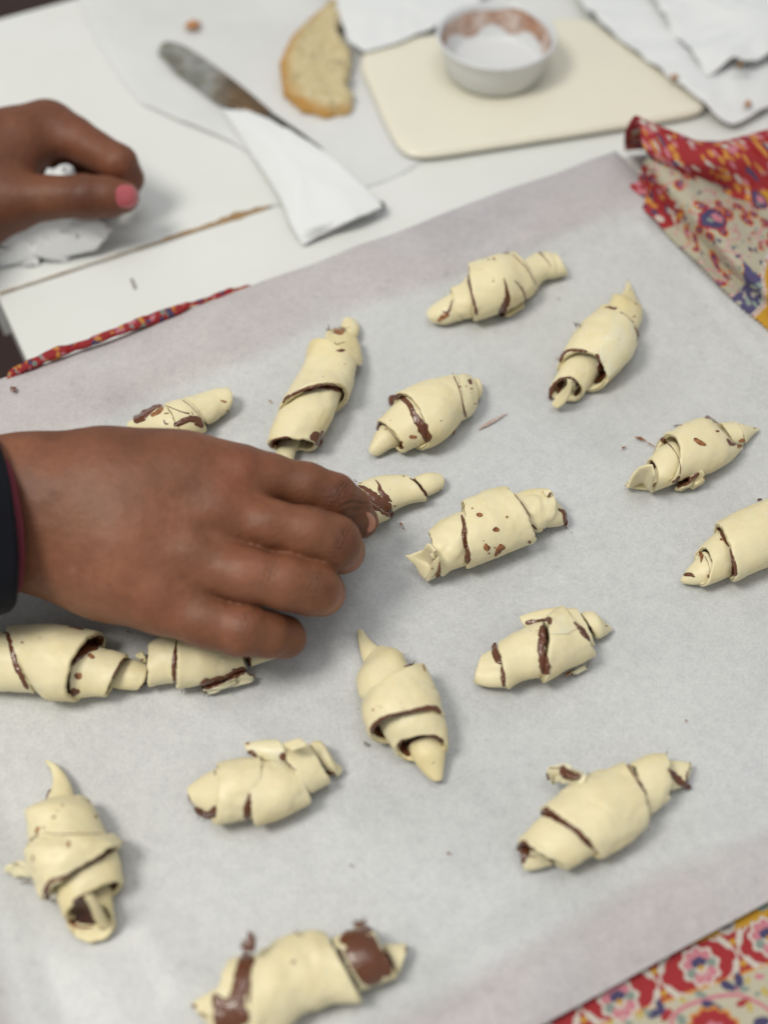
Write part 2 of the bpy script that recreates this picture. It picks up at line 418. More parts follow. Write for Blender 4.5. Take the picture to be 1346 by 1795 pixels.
    def flap(s, poly, cen, th=2.0, material='dough', name='dough_flap', bvh=True):
        V, F = star_slab([(*s.p(q[:2]), q[2]) for q in poly], (*s.p(cen[:2]), cen[2]), th, s.seed + s.kids, floor=.0004)
        s.kids += 1
        mesh_obj(name, V, F, M[material], s.root)
        if bvh: s.add_bvh(V, F)
    def sheet(s, Lp, Rp, th=2.0, material='dough', name='dough_tongue'):
        V, F = ribbon([(*s.p(q[:2]), q[2]) for q in Lp], [(*s.p(q[:2]), q[2]) for q in Rp], th, s.seed + s.kids, floor=.0004)
        s.kids += 1
        mesh_obj(name, V, F, M[material], s.root); s.add_bvh(V, F)
    def tuft(s, base, tips, w, zb=.4, material='choc'):
        """torn spikes of spread standing off the edge; base crop point, tips list of (x,y,z)"""
        rnd = random.Random(int(base[0] * 7 + base[1]))
        for t in tips:
            b0 = (base[0] + rnd.uniform(-.3, .3) * w, base[1] + rnd.uniform(-.15, .15) * w)
            dx, dy = t[0] - b0[0], t[1] - b0[1]; L = math.hypot(dx, dy) + 1e-6; nx, ny = -dy / L, dx / L
            lp = []; rp = []
            for k, f in enumerate((0, .3, .6, .85, 1)):
                ww = w * (.5, .42, .3, .2, .05)[k] * rnd.uniform(.8, 1.2); z = zb + (t[2] - zb) * f
                ox, oy = rnd.uniform(-.08, .08) * w, rnd.uniform(-.08, .08) * w
                x, y = b0[0] + dx * f + ox, b0[1] + dy * f + oy
                lp.append((x + nx * ww / 2, y + ny * ww / 2, z)); rp.append((x - nx * ww / 2, y - ny * ww / 2, z))
            V, F = ribbon([(*s.p(q[:2]), q[2]) for q in lp], [(*s.p(q[:2]), q[2]) for q in rp], 1.0, s.kids, floor=.0003, nu=14, nv=6)
            s.kids += 1
            mesh_obj('chocolate_tuft', V, F, M[material], s.root)
def cap_row(r0, r1):
    q = r0.copy(); sgn = r0[0:3] - r1[0:3]; sgn = sgn / max(np.linalg.norm(sgn), 1e-9)
    q[0:3] = r0[0:3] + sgn * r0[9] * .32; q[3:6] *= .45; q[6:9] *= .45; q[9] *= .45; q[10] *= .45
    q[2] = r0[2] * .9
    return q
def orient(V, F):                 # faces towards the camera (open smear skins)
    V = np.asarray(V); out = []
    for f in F:
        a, b, c = V[f[0]], V[f[1]], V[f[2]]; n = np.cross(b - a, c - a)
        out.append(f if np.dot(n, CAMP - a) > 0 else tuple(reversed(f)))
    return out
def star_slab(poly, cen, th, seed=0, floor=None, n=72, amp=.2, jag=1.0):
    """thick slab from a px outline with heights in cm"""
    P = np.array([U(x, y, z * .01) for x, y, z in poly]); c = U(cen[0], cen[1], cen[2] * .01)
    Q = np.vstack([P, P[:1]]); seg = np.concatenate([[0], np.cumsum(np.linalg.norm(np.diff(Q, axis=0), axis=1))]); seg /= seg[-1]
    ts = np.linspace(0, 1, n, endpoint=False)
    O = np.stack([np.interp(ts, seg, Q[:, k]) for k in range(3)], 1); O = .6 * O + .2 * np.roll(O, 1, 0) + .2 * np.roll(O, -1, 0)
    if jag == 0:
        for _ in range(22): O = .5 * O + .25 * np.roll(O, 1, 0) + .25 * np.roll(O, -1, 0)
    O = O + (O - c) / np.linalg.norm(O - c, axis=1, keepdims=True) * ((vn(O, 500, seed)[:, None] * .0004 + vn(O, 120, seed + 2)[:, None] * .0005) * jag)
    th *= .001
    R = np.linalg.norm((O - c), axis=1).mean()
    fr = [1.0, 1 - .05 * th / R * 2.5, 1 - .25 * th / R, 1 - .6 * th / R, .9, .78, .62, .45, .28, .12]
    fr = sorted(set(max(0.1, f) for f in fr), reverse=True)
    rows = []
    for f in fr:
        g = f ** 1.8 if f < 1 else 1
        Ok = O
        for _ in range(int((1 - f) * 30)): Ok = .5 * Ok + .25 * np.roll(Ok, 1, 0) + .25 * np.roll(Ok, -1, 0)
        p = c + (Ok - c) * f; p[:, 2] = c[2] + (Ok[:, 2] - c[2]) * g; rows.append(p)
    S = np.array(rows); S[..., 2] += (fbm(S, 38, seed + 4, 3) * .9 + (1 - 3 * np.abs(fbm(S, 55, seed + 8, 2))) * .35) * amp * .001
    nr = len(fr)
    ccw = np.sum(O[:, 0] * np.roll(O[:, 1], -1) - O[:, 1] * np.roll(O[:, 0], -1)) > 0
    if not ccw: S = S[:, ::-1].copy()
    V0 = []; du = np.gradient(S, axis=0); dv = (np.roll(S, -1, 1) - np.roll(S, 1, 1))
    nn = np.cross(dv, du); nn = nn / np.maximum(np.linalg.norm(nn, axis=2, keepdims=True), 1e-12); nn = np.where(nn[..., 2:3] < 0, -nn, nn)
    q = np.array([.5 * (1 - math.sqrt(max(0, 1 - (1 - min(1, (1 - f) * R / (.6 * th))) ** 2))) for f in fr])[:, None, None]
    top = S - nn * th * q; bot = S - nn * th * (1 - q)
    if floor is not None: top[..., 2] = np.maximum(top[..., 2], floor + .0004); bot[..., 2] = np.maximum(bot[..., 2], floor)
    tc_ = top[-1].mean(0); bc = bot[-1].mean(0)
    V = np.vstack([top.reshape(-1, 3), tc_[None], bot.reshape(-1, 3), bc[None]]); nb = nr * n + 1
    F = grid_faces(nr, n, True) + [((nr - 1) * n + i, (nr - 1) * n + (i + 1) % n, nr * n) for i in range(n)]
    F += [tuple(reversed([i + nb for i in f])) for f in F]
    F += [((i + 1) % n, i, nb + i, nb + (i + 1) % n) for i in range(n)]
    return V, F
def ribbon(Lp, Rp, th, seed=0, floor=None, nu=40, nv=16, amp=.2, bulge=0.0):
    A = cr(np.array([U(x, y, z * .01) for x, y, z in Lp]), np.linspace(0, 1, nu)); B = cr(np.array([U(x, y, z * .01) for x, y, z in Rp]), np.linspace(0, 1, nu))
    f = np.linspace(0, 1, nv); f = f + .0 * f
    f = .5 - .5 * np.cos(f * np.pi)
    S = A[:, None] * (1 - f)[None, :, None] + B[:, None] * f[None, :, None]
    S[..., 2] += vn(S, 150, seed) * amp * .001 + bulge * .001 * np.sin(np.pi * f)[None, :]
    n0 = np.cross(S[nu // 2 + 1, nv // 2] - S[nu // 2, nv // 2], S[nu // 2, nv // 2 + 1] - S[nu // 2, nv // 2])
    if np.dot(n0, CAMP - S[nu // 2, nv // 2]) < 0: S = S[:, ::-1].copy()
    V, F, _ = solid_grid(S, th * .001, floor=floor)
    return V, F

# ------------------------------------------------------------------ implicit surfaces (hands)
def surface_nets(Fv, org, h):
    nx, ny, nz = Fv.shape
    ins = Fv < 0
    c = [(i, j, k) for i in (0, 1) for j in (0, 1) for k in (0, 1)]
    sub = {q: Fv[q[0]:nx - 1 + q[0], q[1]:ny - 1 + q[1], q[2]:nz - 1 + q[2]] for q in c}
    anyin = np.zeros((nx - 1, ny - 1, nz - 1), bool); allin = np.ones_like(anyin)
    for q in c: b = sub[q] < 0; anyin |= b; allin &= b
    act = anyin & ~allin
    idx = np.argwhere(act); n = len(idx)
    vals = {q: sub[q][act] for q in c}
    acc = np.zeros((n, 3)); cnt = np.zeros(n)
    for q in c:
        for ax in range(3):
            if q[ax] == 0:
                r = list(q); r[ax] = 1; r = tuple(r)
                a, b = vals[q], vals[r]; m = (a < 0) != (b < 0)
                t = np.where(m, a / np.where(m, a - b, 1), 0)
                p = np.tile(np.array(q, float), (n, 1)); p[:, ax] = t
                acc[m] += p[m]; cnt[m] += 1
    V = (idx + acc / cnt[:, None]) * h + org
    ids = -np.ones(act.shape, np.int64); ids[act] = np.arange(n)
    faces = []
    for ax in range(3):
        sl0 = [slice(1, None)] * 3; sl0[ax] = slice(0, -1)
        # grid edge from (i,j,k) to +1 along ax, with other indices >=1 and <= n-2
        A = ins; e0 = [slice(1, -1)] * 3; e1 = [slice(1, -1)] * 3; e0[ax] = slice(0, -1); e1[ax] = slice(1, None)
        a = A[tuple(e0)]; b = A[tuple(e1)]; m = a != b
        pos = np.argwhere(m); o = np.array([1, 1, 1]); o[ax] = 0; pos = pos + o
        flip = a[m]
        u, v = [(1, 2), (2, 0), (0, 1)][ax]
        def cell(du, dv):
            q = pos.copy(); q[:, u] -= du; q[:, v] -= dv; return ids[q[:, 0], q[:, 1], q[:, 2]]
        f = np.stack([cell(1, 1), cell(0, 1), cell(0, 0), cell(1, 0)], 1)
        f[~flip] = f[~flip][:, ::-1]
        faces.append(f)
    return V, np.concatenate(faces)
def sd_cap(P, a, b, ra, rb):
    ab = b - a; L2 = float(ab @ ab); t = np.clip(((P - a) @ ab) / L2, 0, 1)
    return np.linalg.norm(P - a - t[..., None] * ab, axis=-1) - (ra + (rb - ra) * t)
def smin(a, b, k):
    h = np.clip(.5 + .5 * (b - a) / k, 0, 1); return b + (a - b) * h - k * h * (1 - h)
def J(px, py, z, r):              # joint: pixel, height cm, radius px
    return (U(px, py, z * .01), r * pxm(px, py, z * .01))
def chain_sdf(P, js, k=.004):
    d = None
    for (a, ra), (b, rb) in zip(js[:-1], js[1:]):
        c = sd_cap(P, a.astype(np.float32), b.astype(np.float32), ra, rb); d = c if d is None else smin(d, c, k)
    return d
def build_hand(palm, fingers, vox, kf=.009, kp=.014, extra=None, web=.0012):
    allj = [j for ch in palm + fingers for j in ch]
    lo = np.min([p - r - .006 for p, r in allj], 0); hi = np.max([p + r + .006 for p, r in allj], 0)
    n = np.ceil((hi - lo) / vox).astype(int) + 1
    ax = [lo[i] + vox * np.arange(n[i]) for i in range(3)]
    P = np.stack(np.meshgrid(*ax, indexing='ij'), -1).astype(np.float32)
    D = np.full(P.shape[:3], 9.0, np.float32)
    dp = None
    for ch in palm:
        c = chain_sdf(P, ch, kp); dp = c if dp is None else smin(dp, c, kp)
    D = dp.copy()
    for ch in fingers:
        js = ch; flo = np.min([p - r - .02 for p, r in js], 0); fhi = np.max([p + r + .02 for p, r in js], 0)
        a = np.maximum(((flo - lo) / vox).astype(int), 0); b = np.minimum(((fhi - lo) / vox).astype(int) + 1, n)
        sl = tuple(slice(a[i], b[i]) for i in range(3))
        f = chain_sdf(P[sl], js, .003)
        D[sl] = np.minimum(D[sl], smin(dp[sl], f, kf))
    if extra is not None: D = extra(P, D)
    V, F = surface_nets(D, lo, vox)
    return V, F
def vnormals(V, F):
    n = np.zeros_like(V); a = np.cross(V[F[:, 2]] - V[F[:, 0]], V[F[:, 3]] - V[F[:, 1]])
    for k in range(4):
        for c in range(3): n[:, c] += np.bincount(F[:, k], a[:, c], len(V))
    return n / np.maximum(np.linalg.norm(n, axis=1, keepdims=True), 1e-12)
def relax(V, F, it=2, lam=.5):
    e = np.concatenate([F[:, [0, 1]], F[:, [1, 2]], F[:, [2, 3]], F[:, [3, 0]]]); e = np.concatenate([e, e[:, ::-1]])
    deg = np.bincount(e[:, 0], minlength=len(V))[:, None]
    for _ in range(it):
        for l in (lam, -lam * 1.04):
            s = np.stack([np.bincount(e[:, 0], V[e[:, 1], c], len(V)) for c in range(3)], 1) / np.maximum(deg, 1)
            V = V + l * (s - V)
    return V
def drape(bv, px_poly_strip, w, lift=.0004, k=9, n=24):
    """small raised patch cast on to a surface (nails)"""
    P = np.array(px_poly_strip, float); ts = np.linspace(0, 1, n); C = cr(P, ts); W = np.interp(ts, np.linspace(0, 1, len(w)), w) / 2
    tg = np.gradient(C, axis=0); tg /= np.linalg.norm(tg, axis=1, keepdims=True); nr = np.stack([-tg[:, 1], tg[:, 0]], 1)
    V = []
    for i in range(n):
        ef = math.sqrt(max(0, 1 - (abs(ts[i] - .5) * 2) ** 6))
        for v in np.linspace(-1, 1, k):
            q = C[i] + nr[i] * v * W[i] * ef; d = ray(*q); d /= np.linalg.norm(d)
            hit, nn, _, _ = bv.ray_cast(Vector(CAMP), Vector(d))
            if hit is None: V.append(V[-1] if V else U(*q, .02)); continue
            nn = np.array(nn); nn = nn if np.dot(nn, d) < 0 else -nn
            pr = math.sqrt(max(0, 1 - abs(v) ** 4)) * ef
            V.append(np.array(hit) + nn * (lift * pr - .0001))
    V = np.array(V); return V, orient(V, grid_faces(n, k))

# ================================================================== SETTING
TZ = -2.4                         # tabletop height in cm (the paper floor is 0)
def quad_px(cs, z):
    return np.array([U(x, y, z * .01) for x, y in cs])
fl = np.array([[-3, -1.5, -.78], [3, -1.5, -.78], [3, 5, -.78], [-3, 5, -.78]])
tag(mesh_obj('floor', fl, [(0, 1, 2, 3)], M['floor'], smooth=False), kind='structure')

# tabletop: two leaves meeting along the joint seen at the upper left
zt = TZ * .01
j0 = U(0, 515, zt)[:2]; j1 = U(480, 360, zt)[:2]; jd = (j1 - j0) / np.linalg.norm(j1 - j0); jn = np.array([-jd[1], jd[0]])
e0 = U(-2, 528, zt)[:2]; e1 = U(42, 625, zt)[:2]; ed = (e1 - e0) / np.linalg.norm(e1 - e0)      # left table edge, running towards the viewer
corner = U(-4, 518.5, zt)[:2]
def slab(name, poly, z, th, material, bev=.0025, parent=None):
    P = np.array(poly, float); c = P.mean(0); n = len(P)
    ins = []
    for i in range(n):
        a, b, d = P[i - 1], P[i], P[(i + 1) % n]
        u1 = (a - b) / np.linalg.norm(a - b); u2 = (d - b) / np.linalg.norm(d - b); ins.append(b + (u1 + u2) * bev)
    ins = np.array(ins); V = []
    for Q, zz in ((ins, z), (P, z - bev), (P, z - th)): V += [(*q, zz) for q in Q]
    F = [tuple(range(n))]
    for k in range(2):
        for i in range(n): F.append((k * n + i, (k + 1) * n + i, (k + 1) * n + (i + 1) % n, k * n + (i + 1) % n))
    F.append(tuple(reversed(range(2 * n, 3 * n))))
    area2 = sum(P[i][0] * P[(i + 1) % n][1] - P[i][1] * P[(i + 1) % n][0] for i in range(n))
    if area2 < 0: F = [tuple(reversed(f)) for f in F]
    return mesh_obj(name, V, F, material, parent, smooth=False)
tb = empty('table', (corner[0], corner[1], zt), 'white kitchen table with a chipped brown joint between its two leaves', 'table')
near = [corner, corner + jd * 1.6, corner + jd * 1.6 + ed * 1.2, corner + ed * 1.2]
slab('table_leaf', near, zt, .028, M['table'], .0007, tb)
c2 = corner + jn * .0006
farp = [c2 - jd * .004, c2 + jd * 1.6, c2 + jd * 1.6 + jn * 1.0, U(150, -6, zt)[:2] + jd * .25 + jn * .09, U(150, -6, zt)[:2], U(0, 34, zt)[:2], U(-120, 60, zt)[:2]]
slab('table_leaf', farp, zt, .028, M['table'], .0007, tb)
# chipped strip along the joint
def joint_chip():
    n = 60; V = []
    for i in range(n):
        f = i / (n - 1); p = j0 + (j1 - j0) * f
        x = f * 480
        w = .0007 + .0030 * math.exp(-((x - 405) / 34) ** 2) + .0014 * math.exp(-((x - 320) / 50) ** 2) + .0012 * math.exp(-((x - 455) / 30) ** 2)
        w *= 1 + .35 * float(vn(np.array([x * .08, 1, 2.0]), 1, 5))
        if f > .97: w *= (1 - f) / .03
        for s_ in (-1, 0, 1):
            q = p + jn * (w * s_ * (1.0 if s_ > 0 else .6)); V.append((q[0], q[1], zt + (.0002 if s_ else .0007)))
    V = np.array(V); return V, orient(V, grid_faces(n, 3))
V, F = joint_chip(); mesh_obj('chipped_edge', V, F, M['chip'], tb)
V, F = ribbon([(228, 488, TZ + .03), (236, 508, TZ + .03)], [(233, 487, TZ + .03), (241, 505, TZ + .03)], .3, 3)
mesh_obj('grey_scratch', V, F, M['speck'], tb)

# baking paper
TL = U(-260, 760, 0)[:2]; TLa = U(0, 665, 0)[:2]; TR = U(1078, 268, 0)[:2]
td = (TR - TLa) / np.linalg.norm(TR - TLa)
rb = U(1346, 560, 0)[:2]; rd = (rb - TR) / np.linalg.norm(rb - TR)
b0 = U(950, 1797, 0)[:2]; b1 = U(1346, 1581, 0)[:2]; bd = (b1 - b0) / np.linalg.norm(b1 - b0)
def isect(p, d, q, e):
    A = np.array([[d[0], -e[0]], [d[1], -e[1]]]); s, t = np.linalg.solve(A, q - p); return p + d * s
BR = isect(TR, rd, b0, bd)
TLc = TLa - td * .10
BL = isect(TLc, rd, b0, bd)
def paper_mesh():
    nu, nv = 330, 250
    s = np.linspace(0, 1, nu)[:, None, None]; t = np.linspace(0, 1, nv)[None, :, None]
    XY = (TLc * (1 - s) + TR * s) * (1 - t) + (BL * (1 - s) + BR * s) * t
    P = np.concatenate([XY, np.zeros((nu, nv, 1))], 2)
    # distances to the four edges (m)
    def dist(p, d): n = np.array([-d[1], d[0]]); return np.abs((XY - p) @ n)
    dt = dist(TR, td); db = dist(b0, bd); dr = dist(TR, rd); dl = dist(TLc, rd)
    tn = np.array([-td[1], td[0]]); bn = np.array([-bd[1], bd[0]]); rn_ = np.array([-rd[1], rd[0]])
    T0 = abs((U(560, 600, 0)[:2] - TR) @ tn); B0 = abs((U(900, 1645, 0)[:2] - b0) @ bn); R0 = abs((U(1205, 470, 0)[:2] - TR) @ rn_)
    wob = vn(P, 14, 3) * .004 + vn(P, 45, 4) * .0012
    dt2 = dt - T0 + wob; db2 = db - B0 + wob; dr2 = dr - R0 * .8 + wob; dl2 = dl - .045
    # rounded inner floor
    k = .03
    def rc(a, b): return np.where((a < k) & (b < k), k - np.hypot(k - a, k - b), np.minimum(a, b))
    din = np.minimum(rc(dt2, dr2), np.minimum(rc(db2, dr2), rc(db2, dl2)))       # >0 inside the pan floor
    sm = lambda x: np.clip(x, 0, 1) ** 2 * (3 - 2 * np.clip(x, 0, 1))
    up = sm(-din / .016)
    z = .0042 * up
    z = z + .0011 * np.exp(-((din + .002) / .0035) ** 2) * (.6 + .5 * vn(P, 22, 8))     # crease ridge
    wav = fbm(P, 9, 11, 3) * .0016 + .0009 * (1 - np.abs(fbm(P, 16, 21, 2))) - .0005 * np.abs(fbm(P, 34, 23, 2)) 
    z = z + wav * np.clip(.35 + up, 0, 1)
    edge = np.minimum(np.minimum(dt, dr), db); z = z - .0035 * np.exp(-edge / .012)
    # long soft wrinkles near the lower left corner and upper right corner
    for (ax_, ay_, bx_, by_, am, wd) in ((205, 1560, 300, 1700, .0007, .006), (60, 1640, 215, 1760, .0006, .008), (40, 1530, 0, 1600, .0005, .006), (930, 425, 1130, 395, .0009, .004),
                                         (1130, 395, 1200, 470, .0008, .004), (230, 1160, 480, 1300, .0006, .006), (1180, 560, 1330, 520, .0006, .004), (330, 1720, 620, 1790, .0008, .006)):
        a = U(ax_, ay_)[:2]; b = U(bx_, by_)[:2]; ab = b - a; tt = np.clip(((XY - a) @ ab) / (ab @ ab), 0, 1); dd = np.linalg.norm(XY - a - tt[..., None] * ab, axis=2)
        z = z + am * np.exp(-(dd / wd) ** 2)
    # keep the seats of the pastries at 0 or just below
    flat = sm(din / .01)
    z = z - .0016 * flat
    P[..., 2] = z
    # print of the cloth glowing through where the paper leaves the pan liner (a colour of the layers, not of light)
    inside = np.array([.560, .572, .562]); outside = np.array([.500, .468, .462])
    mix = sm(-(din + .002) / .012 + .1)[..., None]
    rg = sm(-(dr2) / .02)[..., None]; mix = mix * (1 - .55 * rg)
    mix = mix * (1 - .25 * np.clip(fbm(P, 30, 5, 3), 0, 1)[..., None])
    c = inside * (1 - mix) + outside * mix
    warm = np.clip(fbm(P, 7, 31, 3), -.6, .8)[..., None]
    c = c * (1 + warm * np.array([.03, .018, -.012])) * (1 + .02 * fbm(P, 60, 41, 2)[..., None])
    # fine damp flecks
    fl_ = np.clip(vn(P, 420, 77) - .62, 0, 1)[..., None]; c = c * (1 - .35 * fl_)
    c = c * (1 - .10 * np.clip(fbm(P, 24, 91, 3), 0, 1)[..., None])
    V = P.reshape(-1, 3); F = grid_faces(nu, nv)
    return V, orient(V[:], F) if False else F, c.reshape(-1, 3)
V, F, c = paper_mesh()
a_, b_, c_ = V[F[0][0]], V[F[0][1]], V[F[0][2]]
if np.cross(b_ - a_, c_ - a_)[2] < 0: F = [tuple(reversed(f)) for f in F]
pc = U(640, 1000, 0)
bp = empty('baking_paper', (pc[0], pc[1], 0), 'large pale grey sheet of baking paper under all the pastry rolls', 'baking paper')
mesh_obj('paper_sheet', V, F, M['paper'], bp, colors=c)
# marks of spread left on the paper, as parts of it
def paper_mark(pts, w, z=-.0006, material='choc_thin', name='chocolate_mark', h=.25, seed=0):
    P = np.array(pts, float); n = 24; ts = np.linspace(0, 1, n); C = cr(P, ts); W = np.interp(ts, np.linspace(0, 1, len(w)), w) / 2
    tg = np.gradient(C, axis=0); tg /= np.maximum(np.linalg.norm(tg, axis=1, keepdims=True), 1e-9); nr = np.stack([-tg[:, 1], tg[:, 0]], 1); V = []
    for i in range(n):
        for v in (-1, -.5, 0, .5, 1):
            q = C[i] + nr[i] * v * W[i] * (1 + .6 * float(vn(np.array([q_ for q_ in (C[i][0], C[i][1], v * 3 + seed)]), .45, 3)))
            V.append(U(q[0], q[1], z) + np.array([0, 0, (h * (1 - v * v)) * .001]))
    V = np.array(V); mesh_obj(name, V, orient(V, grid_faces(n, 5)), M[material], bp)
paper_mark([(838, 752), (858, 741), (872, 733), (888, 724)], [2, 6, 4, 1.5], .0002, 'stain', h=.04)
paper_mark([(1113, 766), (1122, 768), (1132, 773)], [2, 5, 1.5], .0002, h=.1)
paper_mark([(1133, 775), (1147, 783)], [1.5, 1.5], .0002)
paper_mark([(1089, 785), (1097, 783)], [4, 1.5], .0002)
paper_mark([(20, 680), (29, 684)], [8, 8], .0045, 'choc', h=.8)
rr = random.Random(5)
for (x, y, r) in ((474, 703, 3), (703, 918, 4), (707, 926, 2.5), (979, 523, 2), (641, 1303, 5), (786, 1495, 4), (615, 1517, 3), (1202, 1263, 3), (225, 1108, 3)):
    paper_mark([(x - r * .6, y - r * .3), (x + r * .6, y + r * .4)], [r, r * .8], .0000, 'choc_thin' if r < 5 else 'speck', h=.3, seed=x)
# ================================================================== PASTRY ROLLS
R1 = Roll((740, 430), .2006, (877, 520), 'slender pastry roll nearest the far paper edge, with a dark slit in its side', 1)
r = R1
r.band([((75, 560), (66, 610), (100, 688)), ((150, 480), (190, 560), (230, 690)), ((300, 400), (300, 520), (340, 650))], cap='A', amp=.5)
r.band([((232, 365), (262, 470), (285, 652)), ((330, 310), (380, 440), (400, 650)), ((450, 200), (480, 420), (520, 620))], amp=.5)
r.band([((900, 130), (900, 250), (960, 420)), ((960, 70), (1060, 200), (1080, 310)), ((1075, 60), (1170, 190), (1180, 285))])
r.band([((1040, 90), (1090, 180), (1110, 300)), ((1150, 65), (1240, 165), (1285, 258))], cap='')
r.band([((388, 165), (432, 400), (462, 672)), ((580, 90), (700, 350), (720, 600)), ((778, 62), (935, 240), (1012, 420))], th=2.8)
r.patch([(712, 275), (800, 305), (870, 375), (885, 470), (890, 545), (745, 635), (700, 600), (765, 480), (745, 400)], 1.4, 'dough')
r.strip([(712, 285), (735, 370), (745, 460), (720, 540), (685, 620)], [10, 25, 45, 60, 80], .5)
r.strip([(800, 300), (862, 370), (890, 430), (905, 490)], [8, 14, 14, 20], .4, 'choc')
r.strip([(403, 250), (410, 330), (430, 420), (460, 540), (475, 610)], [14, 28, 20, 26, 40], .35)
r.strip([(780, 70), (860, 150), (930, 230), (1000, 350)], [8, 8, 6, 5], .2, 'choc_thin')
r.strip([(1015, 50), (1060, 100), (1130, 190)], [26, 10, 5], .25, 'choc')
r.strip([(170, 575), (215, 590), (245, 545), (262, 470)], [12, 26, 18, 8], .4)
r.strip([(130, 665), (180, 630), (240, 600)], [24, 44, 30], .3, 'choc_thin')
r.strip([(685, 62), (720, 66), (765, 70)], [14, 16, 10], .4)
r.dots([(530, 112, 12), (580, 125, 10), (626, 118, 15), (620, 312, 10), (625, 285, 5), (992, 398, 14), (515, 208, 4)])

R2 = Roll((940, 480), .156, (1045, 640), 'plump pastry roll with a pointed tip and open chocolate-lined mouth, near the patterned cloth', 2)
r = R2
r.band([((770, 420), (960, 500), (1140, 660)), ((840, 250), (1010, 300), (1205, 470)), ((900, 232), (1040, 262), (1170, 330))], amp=.3)
r.band([((905, 280), (1050, 300), (1175, 400)), ((985, 180), (1040, 180), (1105, 230)), ((1005, 100), (1028, 90), (1052, 110))], cap='B', amp=.3, th=2)
r.band([((140, 1290), (315, 1160), (520, 1335)), ((300, 960), (500, 880), (690, 1130)), ((430, 700), (640, 720), (850, 950))], inner=True, th=2.2)
r.band([((232, 1010), (475, 850), (792, 1200)), ((450, 620), (700, 650), (1090, 920)), ((690, 362), (930, 420), (1150, 780))], th=2.8, inner=True)
r.patch([(835, 430), (960, 440), (1100, 600), (1140, 800), (1060, 950), (810, 1180), (730, 1020), (685, 850), (735, 720), (820, 640)], .7, 'dough_wet')
r.sheet([(340, 1190, 1.9), (325, 1260, 1.5), (245, 1350, .8), (150, 1468, .25)], [(400, 1200, 1.9), (375, 1320, 1.4), (310, 1440, .8), (222, 1525, .25)], 1.8)
r.sheet([(395, 1200, 1.7), (400, 1260, 1.2), (370, 1330, .6)], [(450, 1200, 1.4), (440, 1250, .9), (395, 1300, .3)], 1.5)
r.strip([(262, 1000), (300, 905), (370, 860), (470, 862), (575, 872)], [34, 34, 32, 38, 26], .6)
r.strip([(665, 900), (700, 960), (715, 1060), (750, 1170)], [40, 30, 70, 60], .9)
r.strip([(765, 382), (820, 375), (870, 392), (905, 375)], [16, 26, 28, 20], .7)
r.strip([(930, 430), (990, 455), (1050, 510), (1092, 548)], [10, 5, 5, 12], .25)
r.strip([(1095, 590), (1130, 650), (1150, 710)], [18, 22, 12], .4, 'choc_thin')
r.strip([(150, 1410), (170, 1310), (240, 1210), (330, 1165), (410, 1180), (470, 1260)], [40, 60, 50, 26, 26, 50], .5)
r.tuft((450, 590), [(420, 545, 1.9), (455, 545, 2.0), (480, 560, 1.7), (440, 620, .9)], 32, 1.2)
r.strip([(1095, 318), (1135, 350)], [6, 8], .25); r.blob(1098, 482, 16, 10)
r.dots([(1050, 180, 10), (230, 950, 12), (925, 740, 6), (1030, 75, 8), (388, 640, 7), (375, 705, 6)])

R3 = Roll((450, 550), .156, (560, 720), 'tall pastry roll above the reaching hand, leaning right with a smeared stubby top', 3)
r = R3
r.band([((905, 240), (1020, 240), (1135, 260)), ((950, 130), (1050, 120), (1155, 150)), ((985, 55), (1045, 45), (1120, 80))], cap='B', amp=.4)
r.band([((700, 420), (980, 520), (1190, 590)), ((745, 320), (980, 380), (1200, 470)), ((790, 195), (960, 190), (1140, 275))], amp=.5)
r.band([((150, 1760), (290, 1760), (400, 1750)), ((215, 1560), (330, 1560), (440, 1570)), ((260, 1400), (370, 1370), (500, 1420))])
r.band([((115, 1470), (380, 1388), (695, 1490)), ((185, 1240), (520, 1100), (860, 1150)), ((330, 900), (680, 760), (990, 820))], inner=True, th=2.4)
r.band([((225, 1130), (620, 795), (1045, 905)), ((470, 690), (830, 600), (1100, 720)), ((560, 345), (860, 330), (1150, 585))], th=2.9, inner=True)
r.strip([(290, 1005), (340, 940), (450, 885), (560, 848), (700, 818), (850, 825), (970, 880)], [26, 30, 40, 40, 42, 70, 60], .7)
r.strip([(165, 1510), (185, 1450), (250, 1405), (340, 1392), (400, 1420)], [60, 45, 24, 24, 20], .6)
r.strip([(600, 1410), (660, 1370), (690, 1430), (690, 1490)], [60, 110, 90, 50], .7)
r.strip([(745, 1310), (715, 1390)], [34, 30], .4)
r.strip([(860, 160), (920, 200), (985, 195)], [30, 70, 40], .3, 'choc_thin')
r.strip([(870, 150), (960, 160), (1000, 190), (1010, 205)], [12, 20, 14, 6], .5); r.strip([(850, 190), (900, 225), (960, 235)], [8, 10, 8], .5)
r.strip([(980, 152), (1055, 160)], [5, 3], .3)
r.tuft((810, 195), [(805, 115, 1.9), (788, 170, 1.5), (835, 180, 1.6)], 30, 1.3)
r.strip([(890, 415), (950, 412), (1000, 408)], [10, 38, 8], .35, 'choc')
r.strip([(865, 318), (900, 345), (960, 325), (1000, 322)], [6, 9, 5, 4], .25)
r.dots([(988, 565, 9), (745, 705, 8), (750, 228, 9)])

